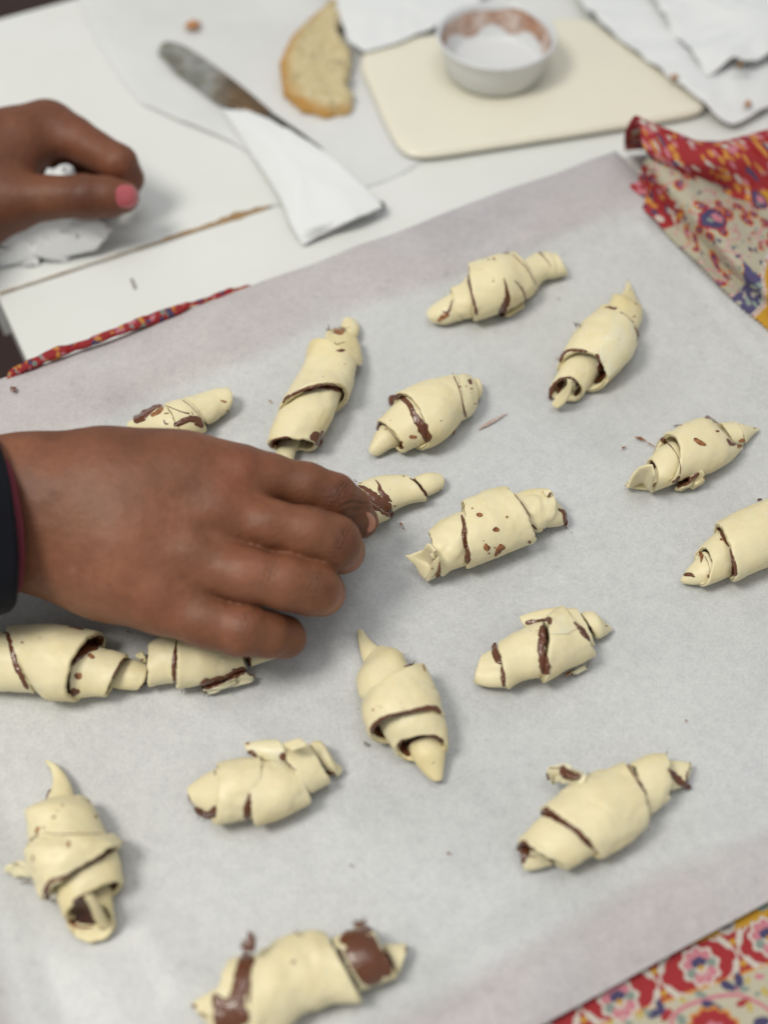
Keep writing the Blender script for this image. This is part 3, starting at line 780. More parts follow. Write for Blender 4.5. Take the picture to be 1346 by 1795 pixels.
R4 = Roll((220, 670), .1486, (320, 740), 'torn pastry roll half hidden behind the hand, its free end blunt and rounded', 4)
r = R4
r.band([((90, 450), (78, 560), (150, 640)), ((260, 350), (330, 560), (380, 760)), ((470, 270), (600, 500), (720, 760))], cap='A', amp=.5)
r.band([((680, 185), (800, 340), (965, 505)), ((900, 135), (1020, 280), (1110, 420)), ((1120, 80), (1235, 200), (1235, 345))], cap='B', amp=.5)
r.band([((430, 262), (560, 420), (700, 720)), ((560, 210), (720, 360), (870, 640)), ((670, 200), (850, 340), (985, 560))], inner=True)
r.strip([(100, 470), (190, 410), (280, 340), (360, 290), (440, 275)], [90, 110, 60, 50, 22], .7)
r.strip([(300, 400), (400, 340), (450, 290)], [50, 60, 20], .3, 'choc_thin')
r.strip([(580, 505), (680, 465), (790, 430), (860, 470), (920, 535)], [70, 70, 70, 100, 50], .8)
r.strip([(570, 505), (620, 500)], [50, 40], .2, 'choc_dark')  # dark strip, shade inside the torn hole put into its colour
r.strip([(480, 275), (600, 325), (700, 360), (760, 370)], [10, 10, 16, 24], .5)
r.strip([(670, 205), (790, 300), (890, 420)], [9, 6, 5], .25)
r.strip([(450, 440), (470, 485), (510, 490)], [14, 22, 18], .4)
r.strip([(460, 370), (520, 365)], [16, 10], .3, 'choc_thin')
r.blob(1160, 225, 42, 14, 15); r.blob(1205, 340, 10, 20)
r.tuft((800, 400), [(785, 345, 2.4), (770, 390, 2.2)], 22, 2.0)

R5 = Roll((640, 640), .1932, (745, 740), 'short fat smooth pastry roll with a chocolate band, beside a brown streak on the paper', 5)
r = R5
r.band([((64, 735), (62, 790), (108, 826)), ((110, 590), (160, 680), (220, 765)), ((180, 500), (280, 600), (360, 700))], cap='A', amp=.25)
r.band([((930, 130), (985, 200), (1010, 320)), ((985, 118), (1045, 195), (1055, 300))], cap='B', amp=.3)
r.band([((790, 110), (870, 330), (870, 535)), ((860, 88), (945, 260), (980, 470)), ((925, 98), (1010, 230), (1030, 400))], cap='', amp=.35)
r.band([((86, 520), (215, 575), (366, 784)), ((220, 380), (370, 480), (490, 730)), ((350, 270), (540, 440), (680, 680))], inner=True, amp=.25)
r.band([((232, 275), (440, 375), (597, 745)), ((500, 155), (660, 330), (770, 660)), ((790, 85), (882, 320), (884, 525))], th=2.9, amp=.3, inner=True)
r.strip([(228, 365), (250, 300), (320, 288), (395, 350), (440, 440), (480, 510), (535, 590), (575, 700)], [30, 55, 48, 46, 46, 80, 90, 80], .7)
r.strip([(112, 600), (122, 540), (140, 510)], [16, 34, 24], .4)
r.strip([(800, 95), (850, 210), (882, 340), (915, 480)], [14, 8, 8, 26], .35)
r.strip([(160, 528), (255, 635), (310, 712)], [6, 7, 7], .25, 'choc_thin')
r.strip([(940, 125), (965, 175)], [34, 22], .5)
r.blob(435, 652, 36, 22, 10); r.blob(330, 705, 12, 18); r.blob(805, 605, 10, 26, 20)
r.dots([(860, 195, 12), (915, 192, 9), (962, 213, 11), (880, 240, 5), (965, 252, 5), (997, 350, 11), (230, 500, 6), (185, 583, 9), (690, 505, 8)])
r.tuft((795, 95), [(795, 65, 2.2)], 14, 2.0)

R6 = Roll((580, 810), .156, (700, 890), 'pastry roll pinched between the fingertips of the hand, glossy chocolate across its middle', 6)
r = R6
r.band([((900, 190), (1010, 260), (1080, 390)), ((1050, 125), (1140, 230), (1180, 345)), ((1195, 130), (1262, 215), (1268, 290))], cap='B', amp=.3)
r.band([((300, 235), (420, 420), (560, 640)), ((560, 150), (720, 350), (830, 500)), ((820, 150), (1000, 280), (1098, 430))], amp=.3)
r.band([((20, 250), (60, 560), (190, 880)), ((190, 235), (460, 430), (682, 628))], th=2.8, inner=True)
r.strip([(300, 258), (400, 310), (480, 400), (570, 480), (640, 545), (685, 620)], [16, 50, 120, 170, 130, 50], .8)
r.strip([(495, 195), (540, 250), (560, 330), (630, 400), (685, 450)], [10, 22, 60, 60, 16], .7)
r.strip([(880, 180), (960, 228), (1020, 300), (1085, 390)], [10, 20, 28, 44], .5)
r.strip([(935, 195), (955, 182)], [10, 8], .3); r.strip([(800, 152), (830, 165)], [8, 8], .3)
r.tuft((300, 235), [(270, 195, 2.0), (340, 228, 1.9)], 24, 1.7)
r.dots([(665, 305, 6), (715, 495, 13), (1230, 312, 10)])

R7 = Roll((700, 840), .2303, (855, 960), 'long lumpy pastry roll with a folded, flared left end, right of the fingertips', 7)
r = R7
r.band([((1080, 80), (1100, 105), (1110, 140)), ((1145, 76), (1155, 105), (1152, 145))], z=1.2, th=1.5, amp=.1)
r.band([((1060, 90), (1150, 200), (1120, 372)), ((1170, 165), (1215, 240), (1215, 360)), ((1215, 225), (1262, 285), (1252, 350))], cap='B', amp=.3)
r.band([((850, 110), (930, 250), (1000, 400)), ((960, 70), (1050, 240), (1080, 400)), ((1070, 75), (1190, 250), (1140, 365))], amp=.8)
r.band([((215, 400), (270, 560), (322, 745)), ((330, 300), (410, 480), (430, 700)), ((500, 220), (540, 420), (560, 640))], amp=.6)
r.band([((458, 180), (512, 420), (518, 686)), ((620, 100), (740, 340), (800, 580)), ((790, 60), (955, 250), (1045, 482))], th=2.9, amp=.35, jit=.7)
r.flap([(30, 580, .7), (95, 570, .8), (160, 550, 1.1), (215, 487, 1.8), (262, 545, 1.9), (302, 600, 1.6), (295, 700, .9), (250, 770, .3), (205, 795, .15), (155, 735, .2), (120, 670, .4)], (215, 640, .7), 1.8)
r.sheet([(300, 590, 2.0), (245, 640, 1.5), (222, 720, .8), (205, 785, .3)], [(305, 620, 1.8), (290, 690, 1.3), (270, 730, .8), (240, 778, .2)], 2.2)
r.strip([(472, 268), (490, 350), (495, 460), (520, 560), (512, 645)], [18, 28, 34, 42, 46], .6)
r.strip([(870, 110), (950, 210), (1000, 290)], [6, 6, 6], .2, 'choc_thin')
r.strip([(1005, 345), (1045, 385)], [14, 14], .5)
r.strip([(1205, 225), (1250, 250), (1262, 320), (1265, 355)], [20, 36, 34, 18], .6)
r.tuft((1260, 350), [(1295, 395, .2), (1270, 395, .2), (1280, 375, .3)], 14, .5)
r.strip([(305, 630), (300, 700), (280, 745)], [14, 24, 30], .5, 'choc_thin')
r.strip([(790, 500), (760, 540), (725, 590)], [50, 44, 20], .4, 'choc_thin')
r.strip([(1130, 140), (1150, 100)], [20, 18], .3)
r.blob(610, 272, 26, 20); r.blob(665, 520, 28, 28); r.blob(735, 385, 28, 18)
r.blob(990, 478, 13, 20)
r.dots([(555, 222, 9), (818, 288, 12), (680, 565, 10), (725, 522, 9), (1098, 380, 9), (250, 680, 8), (640, 470, 6)])
r.flap([(715, 600, .2), (770, 555, .5), (815, 540, .4), (818, 575, .15), (740, 612, .15)], (770, 580, .3), 1.2, 'dough_wet')

R8 = Roll((1080, 720), .1932, (1210, 815), 'pastry roll with a scooped open left end and an oval brown spot on top', 8)
r = R8
r.band([((1095, 110), (1150, 200), (1180, 300)), ((1200, 140), (1220, 190), (1215, 255)), ((1275, 160), (1287, 172), (1275, 190))], cap='B', amp=.2, th=1.8)
r.band([((930, 110), (1020, 210), (1080, 330)), ((1060, 100), (1140, 190), (1165, 320))], amp=.25)
r.flap([(92, 690, .15), (100, 630, .8), (145, 550, 1.5), (200, 497, 2.0), (270, 475, 2.4), (335, 470, 2.6), (362, 560, 2.2), (352, 640, 1.4), (330, 695, .7), (350, 730, .15), (290, 718, .12), (200, 715, .12)], (255, 610, .25), 1.8)
r.band([((268, 440), (350, 540), (362, 732)), ((350, 350), (450, 480), (480, 690)), ((470, 280), (580, 420), (600, 640))], inner=True, amp=.2)
r.band([((398, 195), (545, 390), (500, 685)), ((600, 120), (750, 340), (830, 575)), ((780, 70), (920, 260), (1030, 470)), ((880, 75), (1030, 250), (1150, 350))], th=2.7, amp=.3)
r.flap([(520, 722, .1), (550, 690, .3), (650, 640, .7), (765, 545, 1.1), (792, 580, .9), (785, 630, .4), (680, 690, .1), (580, 742, .1)], (665, 660, .45), 1.6)
r.strip([(545, 690), (610, 655), (690, 615), (750, 560)], [30, 64, 50, 24], .6)
r.strip([(405, 240), (425, 270), (450, 300)], [30, 44, 30], .5)
r.strip([(450, 280), (530, 370), (575, 480), (575, 580)], [14, 6, 6, 10], .3)
r.strip([(500, 650), (545, 630), (572, 590)], [18, 32, 16], .5)
r.strip([(700, 250), (760, 288), (815, 312)], [40, 48, 26], .35, 'choc_thin')
r.strip([(1000, 250), (1035, 298), (1085, 306)], [20, 40, 16], .7)
r.blob(1135, 272, 32, 22); r.blob(1115, 322, 24, 18); r.blob(915, 184, 18, 14)
r.strip([(800, 62), (830, 58), (880, 85), (935, 130)], [20, 26, 10, 6], .5)
r.strip([(515, 135), (600, 130)], [7, 6], .3); r.strip([(300, 450), (318, 470)], [12, 10], .3)
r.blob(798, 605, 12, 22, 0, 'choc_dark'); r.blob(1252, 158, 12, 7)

R9 = Roll((1180, 850), .1233, (1290, 970), 'pastry roll cut off by the right edge of the photograph', 9)
r = R9
r.band([((125, 1310), (115, 1350), (140, 1405)), ((220, 1150), (280, 1280), (320, 1425)), ((400, 930), (560, 1150), (600, 1390))], cap='A', amp=.3)
r.band([((342, 885), (515, 1120), (465, 1452)), ((480, 750), (680, 1080), (700, 1350)), ((700, 600), (950, 980), (960, 1240))], amp=.3)
r.band([((1680, 60), (1850, 350), (1900, 850)), ((2300, -100), (2450, 100), (2450, 450))], cap='B')
r.band([((555, 548), (790, 860), (900, 1400)), ((900, 350), (1200, 700), (1250, 1230)), ((1250, 210), (1550, 560), (1650, 1060)), ((1700, 60), (1950, 400), (2000, 900))], th=2.9, amp=.25, inner=True)
r.strip([(610, 600), (680, 680), (730, 790), (785, 885)], [26, 50, 40, 22], .5)
r.strip([(795, 900), (840, 1050), (865, 1180), (865, 1300)], [24, 46, 80, 110], .6)
r.blob(700, 770, 46, 28); r.strip([(370, 940), (395, 1010), (385, 1110)], [40, 56, 14], .4, 'choc_thin')
r.strip([(440, 1010), (495, 1130), (515, 1260)], [14, 6, 5], .25)
r.strip([(140, 1285), (220, 1270), (305, 1312)], [30, 60, 20], .5)
r.blob(492, 1300, 18, 30); r.strip([(1185, 212), (1260, 203)], [26, 20], .5)

R10 = Roll((820, 1050), .1932, (950, 1150), 'pastry roll split open by a thick chocolate seam down its middle', 10)
r = R10
r.band([((1010, 125), (1100, 240), (1150, 350)), ((1110, 115), (1190, 230), (1200, 360)), ((1200, 200), (1260, 260), (1255, 330)), ((1300, 265), (1312, 280), (1300, 292))], amp=.2)
r.band([((870, 85), (990, 260), (1110, 440)), ((985, 82), (1090, 250), (1165, 428))], amp=.2)
r.band([((118, 500), (74, 650), (45, 757)), ((170, 470), (190, 620), (160, 795)), ((290, 400), (370, 600), (380, 805))], amp=.5, kh=.55, th=2.0)
r.band([((262, 400), (320, 620), (366, 830)), ((420, 300), (480, 520), (510, 745)), ((680, 190), (700, 440), (720, 700))], th=2.6, amp=.3)
r.band([((470, 155), (480, 200), (520, 262)), ((660, 95), (700, 190), (760, 290)), ((870, 60), (960, 200), (1000, 300))], z=.55, kh=.6, amp=.3, jit=.5)
r.band([((690, 150), (735, 430), (700, 768)), ((780, 95), (900, 350), (930, 640)), ((865, 60), (1035, 280), (1175, 505))], th=2.8, amp=.4)
r.patch([(760, 190), (860, 130), (950, 190), (1010, 260), (900, 320), (740, 320)], .5, 'dough_wet')
r.strip([(240, 408), (250, 480), (275, 550), (305, 595)], [40, 62, 58, 22], .9)
r.strip([(305, 600), (312, 660), (322, 720), (322, 800)], [14, 30, 48, 34], .7)
r.strip([(665, 240), (680, 310), (678, 380), (655, 440), (680, 520), (700, 600), (700, 690)], [40, 76, 78, 50, 80, 100, 90], 1.1)
r.strip([(515, 218), (590, 205), (680, 190), (735, 185), (745, 235)], [54, 34, 26, 40, 36], .8)
r.strip([(955, 205), (1000, 250), (1060, 320), (1105, 385)], [12, 36, 50, 20], .6)
r.strip([(1095, 240), (1115, 285)], [16, 24], .5)
r.strip([(870, 690), (930, 670), (985, 640)], [14, 34, 16], .5, 'choc_thin')
r.tuft((945, 680), [(985, 715, .1), (960, 700, .2)], 26, .3); r.tuft((1080, 610), [(1105, 620, .1), (1090, 590, .4)], 20, .3)
r.flap([(900, 690, .1), (1000, 640, .3), (1080, 600, .3), (1100, 630, .1), (1000, 690, .1)], (1000, 660, .2), 1.0, 'dough_wet')
r.tuft((625, 690), [(612, 738, .1)], 24, .3); r.strip([(222, 420), (240, 400), (260, 405)], [8, 8, 8], .8)
r.blob(1255, 245, 14, 8); r.dots([(622, 290, 6), (565, 285, 5)])

R11 = Roll((610, 1090), .1615, (705, 1270), 'upright pastry roll with a pointed top and a rounded dough tongue at its foot', 11)
r = R11
r.band([((98, 105), (130, 88), (168, 100)), ((112, 220), (175, 180), (235, 190)), ((150, 400), (240, 320), (340, 275)), ((210, 520), (330, 430), (430, 360))], cap='A', amp=.25, th=2)
r.band([((172, 460), (235, 345), (355, 262)), ((82, 600), (290, 440), (560, 320)), ((110, 780), (400, 600), (650, 450)), ((200, 900), (480, 760), (760, 600))], amp=.3)
r.band([((645, 1330), (850, 1225), (1040, 1300)), ((700, 1480), (880, 1420), (1055, 1440)), ((800, 1620), (930, 1580), (1035, 1590)), ((890, 1705), (960, 1715), (1025, 1700))], cap='B', kh=.7, amp=.3)
r.band([((300, 1060), (640, 900), (980, 850)), ((400, 1240), (740, 1090), (1070, 1120)), ((512, 1402), (850, 1232), (1095, 1372))], inner=True, amp=.25)
r.band([((150, 825), (470, 570), (815, 465)), ((125, 1000), (520, 790), (980, 760)), ((205, 1235), (610, 975), (1055, 1050))], th=2.9, inner=True, amp=.35)
r.strip([(310, 1215), (285, 1150), (330, 1080), (430, 1025), (600, 992), (730, 960), (850, 938), (960, 945), (1005, 1000)], [120, 80, 50, 36, 34, 36, 56, 60, 40], .6)
r.strip([(590, 1400), (640, 1330), (740, 1270), (860, 1242), (960, 1250), (1040, 1310)], [80, 50, 24, 22, 36, 50], .5)
r.strip([(600, 488), (660, 468), (715, 455)], [8, 22, 14], .5)
r.tuft((700, 455), [(732, 412, 2.0)], 18, 1.9); r.strip([(812, 462), (835, 545)], [14, 12], .4, 'choc_thin')
r.strip([(720, 660), (830, 668), (950, 725)], [8, 10, 6], .4, 'dough_wet', .2, 'dough_seam')
r.dots([(272, 955, 16), (315, 915, 6), (355, 925, 9), (590, 940, 7), (575, 880, 6), (925, 1530, 10), (110, 945, 9), (165, 1190, 8)])

R12 = Roll((320, 1280), .2155, (460, 1400), 'blocky pastry roll with a small torn knob of dough on top, left of centre', 12)
r = R12
r.band([((1030, 100), (1100, 220), (1170, 330)), ((1128, 92), (1190, 220), (1240, 350)), ((1215, 240), (1255, 290), (1265, 375)), ((1285, 300), (1300, 335), (1280, 370))], amp=.3, kh=.75)
r.flap([(800, 105, 1.7), (880, 75, 1.9), (968, 50, 2.0), (1005, 100, 2.2), (900, 130, 2.2), (830, 130, 2.0)], (900, 100, 2.1), 1.8)
r.band([((820, 120), (890, 300), (1040, 525)), ((920, 108), (1020, 260), (1130, 475)), ((1015, 110), (1130, 260), (1213, 428))], amp=.25, th=2.6)
r.band([((42, 462), (60, 560), (120, 650)), ((130, 390), (170, 560), (200, 690)), ((290, 290), (320, 500), (330, 730))], cap='', amp=.4)
r.band([((270, 265), (285, 500), (258, 785)), ((400, 225), (420, 470), (400, 765)), ((620, 200), (640, 450), (620, 720))], th=2.6, amp=.5)
r.band([((508, 105), (510, 145), (540, 200)), ((630, 82), (660, 160), (700, 240)), ((765, 78), (840, 170), (852, 262))], z=1.0, kh=.6, amp=.5, jit=.7, material='dough_wet')
r.band([((562, 255), (548, 480), (590, 788)), ((700, 230), (800, 450), (850, 700)), ((860, 270), (985, 410), (1060, 600))], th=2.8, amp=.5)
r.patch([(600, 235), (720, 215), (830, 250), (890, 310), (760, 300), (620, 300)], .5, 'dough_wet')
r.strip([(100, 625), (140, 665), (200, 685), (245, 680), (265, 610)], [40, 50, 50, 70, 30], .7)
r.tuft((135, 680), [(122, 750, .1), (90, 610, .3), (60, 570, .5)], 20, .4); r.strip([(45, 520), (65, 585)], [10, 10], .4)
r.strip([(548, 510), (540, 570), (528, 640), (525, 730)], [14, 44, 60, 50], .6)
r.strip([(525, 180), (565, 180), (602, 215)], [26, 44, 24], .6); r.strip([(795, 190), (815, 210), (830, 250)], [34, 60, 30], .7)
r.strip([(855, 265), (890, 300), (925, 330)], [12, 10, 10], .4)
r.strip([(1170, 340), (1200, 350), (1240, 345)], [30, 30, 10], .4, 'choc_thin'); r.blob(530, 108, 15, 12)
r.strip([(262, 320), (268, 370)], [8, 8], .3)
r.strip([(350, 690), (450, 680)], [6, 6], .4, 'dough', .2, 'dough_seam')

R13 = Roll((0, 1320), .1839, (130, 1500), 'pastry roll with a curled horn tip and a gaping dark mouth', 13)
r = R13
r.band([((432, 80, ), (455, 68), (478, 84)), ((470, 130), (520, 105), (560, 140)), ((497, 210), (550, 180), (625, 195)), ((500, 310), (600, 280), (680, 290)), ((450, 430), (600, 420), (715, 405)), ((440, 520), (600, 520), (760, 500))], cap='A', amp=.2, z=.15)
r.band([((400, 490), (620, 400), (850, 430)), ((245, 560), (600, 500), (925, 540)), ((262, 700), (620, 660), (985, 660)), ((275, 830), (640, 800), (1030, 760))], amp=.3)
r.band([((520, 1330), (800, 1200), (1110, 1130)), ((580, 1480), (820, 1330), (1070, 1290)), ((640, 1600), (845, 1440), (1105, 1640))], kh=.55, inner=True, amp=.2, th=2.2)
r.band([((560, 1150), (800, 1010), (1120, 920)), ((520, 1330), (830, 1160), (1165, 1080)), ((615, 1585), (840, 1335), (1188, 1232))], inner=True, amp=.3, th=2.6)
r.band([((285, 835), (620, 765), (1060, 750)), ((250, 960), (640, 890), (1150, 840)), ((300, 1180), (660, 1040), (1150, 870)), ((385, 1400), (670, 1150), (1120, 915))], th=2.9, amp=.7, jit=.6)
r.flap([(672, 1450, 1.3), (740, 1395, 1.9), (830, 1400, 2.0), (900, 1500, 1.4), (930, 1620, .4), (860, 1650, .25), (740, 1625, .25), (662, 1560, .4)], (790, 1520, .55), 1.2, 'choc_dark', 'chocolate_lining')  # dark sheet in the mouth, the shade of the hollow put into its colour
r.sheet([(790, 1375, 2.2), (850, 1480, 1.6), (890, 1590, .9), (960, 1680, .3)], [(860, 1370, 2.3), (935, 1480, 1.8), (1000, 1600, 1.0), (1065, 1700, .2)], 2.2)
r.strip([(465, 1400), (440, 1330), (470, 1240), (540, 1205), (620, 1180), (760, 1100), (880, 1040), (960, 995), (1040, 955), (1105, 925)], [70, 60, 44, 36, 28, 28, 34, 46, 24, 16], .5)
r.strip([(690, 1420), (760, 1370), (850, 1340)], [20, 18, 12], .4); r.strip([(1040, 1272), (1080, 1270), (1125, 1255)], [30, 44, 20], .5)
r.strip([(640, 1590), (700, 1640), (790, 1665), (890, 1660)], [26, 30, 24, 16], .3, 'choc_thin')
r.strip([(345, 775), (360, 730), (380, 705)], [22, 36, 22], .35, 'choc_thin'); r.strip([(290, 820), (340, 800), (375, 770)], [10, 14, 10], .4)
r.strip([(400, 757), (540, 772), (700, 775), (860, 770), (985, 770)], [5, 8, 7, 5, 6], .2)
r.strip([(320, 965), (318, 1035)], [12, 16], .3, 'choc_thin'); r.blob(515, 607, 24, 12, -20); r.blob(655, 870, 16, 40)
r.dots([(600, 497, 14), (550, 548, 8), (852, 458, 14), (920, 607, 18), (420, 712, 14), (265, 870, 12), (955, 1675, 12)])
r.strip([(490, 345), (460, 385), (440, 440)], [22, 12, 10], .4)
r.flap([(25, 1115, .2), (80, 1085, .5), (180, 1055, .6), (265, 1080, .8), (305, 1150, .9), (300, 1200, .5), (200, 1180, .2), (140, 1195, .15), (100, 1150, .15), (35, 1150, .12)], (190, 1125, .4), 1.6, 'dough_wet')
r.tuft((280, 1225), [(180, 1240, .1), (210, 1225, .2)], 26, .3); r.tuft((140, 1075), [(120, 1050, .8), (155, 1050, .8)], 18, .5)
r.tuft((1150, 865), [(1185, 855, .9), (1160, 850, 1.0)], 18, .8)

R14 = Roll((0, 1080), .1932, (90, 1195), 'large pastry roll below the cuff, its wide dough wraps ending in a blunt tip', 14)
r = R14
r.band([((1080, 380), (1030, 520), (985, 640)), ((1200, 395), (1200, 540), (1120, 668)), ((1305, 430), (1325, 540), (1262, 680))], cap='', amp=.3)
r.band([((780, 250), (640, 500), (640, 740)), ((1000, 300), (850, 500), (800, 725)), ((1180, 352), (1060, 500), (955, 735))], inner=True, amp=.3)
r.band([((-700, 330), (-700, 430), (-680, 560)), ((-300, 180), (-250, 420), (-200, 670)), ((150, 130), (180, 400), (300, 700))], amp=.3)
r.band([((88, 92), (150, 370), (290, 660)), ((480, 72), (440, 380), (430, 768)), ((955, 150), (670, 400), (618, 778))], th=2.8, inner=True, amp=.35)
r.strip([(65, 140), (100, 260), (130, 390), (165, 480), (210, 570), (258, 665)], [44, 34, 44, 50, 44, 60], .6)
r.tuft((60, 150), [(20, 140, 1.6), (35, 175, 1.5)], 26, 1.7)
r.strip([(940, 185), (870, 240), (790, 300), (710, 370), (660, 450)], [60, 110, 90, 50, 16], .8)
r.blob(830, 365, 36, 22, 20); r.blob(712, 540, 38, 38); r.strip([(640, 705), (680, 690), (730, 680)], [60, 70, 30], .5)
r.strip([(1180, 385), (1120, 395), (1070, 470), (1015, 570)], [10, 20, 16, 16], .4)
r.strip([(620, 97), (700, 108), (765, 122)], [12, 22, 12], .6); r.strip([(1270, 650), (1330, 600)], [16, 12], .4)
r.dots([(205, 238, 14), (365, 195, 6), (430, 768, 6)])

R15 = Roll((220, 1060), .2006, (345, 1190), 'pastry roll below the little finger, its near side torn and oozing chocolate', 15)
r = R15
r.band([((88, 430), (92, 455), (120, 490)), ((150, 400), (160, 440), (180, 520))], cap='', amp=.3, th=1.8)
r.band([((1000, 400), (1060, 450), (1100, 540)), ((1180, 420), (1220, 455), (1250, 490)), ((1330, 440), (1345, 455), (1335, 468))], cap='B', amp=.2)
r.band([((208, 320), (190, 500), (200, 722)), ((320, 270), (300, 500), (320, 700)), ((470, 250), (450, 500), (470, 690))], amp=.35)
r.band([((462, 250), (452, 500), (450, 745)), ((700, 250), (720, 470), (720, 700)), ((960, 320), (1040, 480), (1072, 570))], th=2.8, amp=.3, inner=True)
r.flap([(672, 770, .1), (690, 725, .3), (770, 700, .5), (860, 690, .6), (960, 640, .6), (1050, 605, .6), (1125, 640, .3), (1050, 660, .15), (980, 680, .12), (880, 735, .12), (780, 745, .1), (700, 768, .1)], (870, 700, .4), 1.5, 'dough_wet')
r.strip([(440, 360), (425, 520), (428, 695)], [18, 40, 30], .5)
r.strip([(650, 705), (720, 690), (800, 675), (880, 640), (960, 600), (1060, 560)], [50, 90, 70, 50, 70, 60], .9)
r.tuft((1080, 600), [(1150, 630, .3), (1140, 610, .4), (1120, 645, .2)], 24, .6); r.tuft((690, 760), [(685, 800, .1), (650, 740, .3)], 26, .3)
r.tuft((990, 690), [(970, 715, .1), (1015, 685, .2)], 14, .3); r.tuft((490, 745), [(500, 780, .1)], 22, .2)
r.strip([(1055, 440), (1075, 480), (1095, 540)], [30, 46, 30], .7); r.blob(845, 475, 34, 26, 0, 'dough_wet'); r.dots([(850, 465, 9), (150, 480, 12), (820, 490, 5)])

R16 = Roll((890, 1300), .2526, (1060, 1440), 'biggest smooth pastry roll, a chocolate-covered stub sticking out behind it', 16)
r = R16
r.band([((1085, 130), (1110, 240), (1130, 345)), ((1180, 132), (1190, 230), (1185, 325)), ((1270, 140), (1245, 230), (1235, 312))], amp=.3, kh=.7, jit=.8)
r.band([((830, 165), (950, 350), (985, 510)), ((960, 90), (1060, 280), (1070, 455)), ((1075, 72), (1128, 240), (1122, 405))], amp=.4, jit=.9)
r.band([((72, 700), (95, 780), (112, 895)), ((140, 700), (200, 800), (200, 895)), ((230, 720), (290, 800), (320, 858))], kh=.6, amp=.4)
r.band([((76, 672), (225, 745), (418, 893)), ((160, 600), (340, 700), (520, 840)), ((260, 500), (470, 620), (640, 770))], amp=.35, inner=True)
r.band([((60, 690), (230, 765), (412, 895)), ((90, 660), (260, 740), (440, 880))], amp=.1, th=2.4)
r.band([((215, 470), (440, 580), (652, 818)), ((480, 260), (660, 460), (850, 690)), ((790, 130), (950, 340), (988, 560))], th=3.0, amp=.45, inner=True)
r.flap([(262, 225, .8), (280, 185, 1.1), (340, 180, 1.3), (398, 158, 1.4), (430, 210, 1.6), (530, 240, 1.8), (480, 300, 1.6), (425, 310, 1.2), (395, 265, .9), (340, 240, .8), (285, 275, .4)], (390, 225, 1.2), 2.2, 'dough_wet')
r.strip([(385, 165), (395, 215), (440, 235), (510, 245)], [34, 70, 70, 40], .8); r.strip([(268, 215), (285, 270)], [14, 16], .4); r.strip([(285, 182), (340, 184), (390, 165)], [8, 8, 16], .4)
r.tuft((560, 235), [(560, 210, 2.2), (580, 232, 2.1)], 16, 2.0)
r.strip([(225, 505), (270, 490), (330, 525), (400, 570), (480, 625), (540, 690), (590, 745)], [40, 60, 50, 34, 34, 44, 24], .7)
r.strip([(78, 700), (110, 730), (115, 780), (105, 850)], [50, 90, 60, 24], .7); r.strip([(130, 730), (190, 750)], [24, 16], .5)
r.tuft((75, 735), [(48, 750, .9), (60, 720, 1.2)], 22, .8)
r.strip([(825, 155), (890, 260), (945, 350)], [20, 12, 8], .4)
r.strip([(1105, 185), (1150, 230), (1190, 275), (1240, 305), (1268, 325)], [14, 40, 56, 40, 24], .6)
r.strip([(1240, 200), (1240, 290), (1262, 320)], [8, 14, 40], .6)
r.strip([(140, 798), (200, 800)], [8, 6], .3); r.strip([(275, 812), (322, 855)], [8, 8], .3, 'choc_thin')
r.dots([(978, 610, 7), (1262, 150, 8)])

R17 = Roll((320, 1600), .3046, (520, 1740), 'pastry roll at the bottom edge with broad bare chocolate stripes and spiky chocolate tufts', 17)
r = R17
r.band([((48, 520), (60, 548), (100, 590)), ((150, 460), (150, 560), (150, 650)), ((260, 400), (250, 540), (240, 700))], cap='', kh=.6, amp=.2)
r.band([((1150, 180), (1200, 270), (1240, 372)), ((1285, 172), (1280, 260), (1243, 352))], kh=.6, amp=.2)
r.band([((272, 272), (190, 470), (170, 760)), ((340, 245), (300, 470), (290, 760)), ((470, 235), (450, 450), (440, 760))], amp=.3, th=2.4)
r.band([((850, 150), (930, 300), (1000, 460)), ((980, 95), (1060, 260), (1120, 420)), ((1098, 98), (1170, 235), (1235, 378))], amp=.2, th=2.6)
r.band([((425, 235), (400, 450), (398, 800)), ((560, 140), (600, 400), (640, 640)), ((720, 95), (790, 330), (830, 545)), ((825, 105), (925, 300), (1030, 515))], th=3.0, amp=.6, jit=.3)
r.strip([(395, 240), (360, 300), (335, 400), (320, 470), (300, 530)], [80, 90, 80, 80, 110], .9, rag=.15)
r.strip([(180, 470), (220, 530), (280, 545), (350, 530)], [30, 80, 90, 60], .9)
r.strip([(175, 610), (280, 600), (385, 590)], [110, 130, 90], .8, rag=.1)
r.strip([(385, 330), (385, 430), (380, 520)], [12, 16, 20], .6)
r.strip([(900, 165), (960, 150), (1000, 180), (1060, 260), (1100, 420)], [30, 110, 170, 190, 130], .8, rag=.12)
r.strip([(1020, 105), (1090, 100)], [34, 44], .6); r.strip([(1140, 215), (1170, 280), (1170, 370)], [50, 60, 50], .6)
r.strip([(895, 200), (950, 320), (1010, 440)], [24, 20, 30], .3, 'choc_dark')  # dark strip, shade in the gap between wraps put into its colour
r.flap([(345, 245, 2.3), (325, 195, 2.3), (350, 160, 2.5), (382, 112, 2.7), (405, 120, 2.7), (425, 160, 2.6), (418, 205, 2.5), (425, 248, 2.4)], (385, 190, 2.6), 1.6, 'choc', 'chocolate_tuft', False)
r.flap([(975, 98, 2.6), (975, 50, 2.8), (1000, 62, 2.9), (1045, 35, 3.0), (1060, 70, 2.9), (1050, 98, 2.7)], (1015, 78, 2.9), 1.6, 'choc', 'chocolate_tuft', False)
r.tuft((380, 200), [(375, 105, 2.8), (425, 140, 2.6), (325, 190, 2.2), (350, 170, 2.5), (400, 130, 2.7)], 60, 2.2)
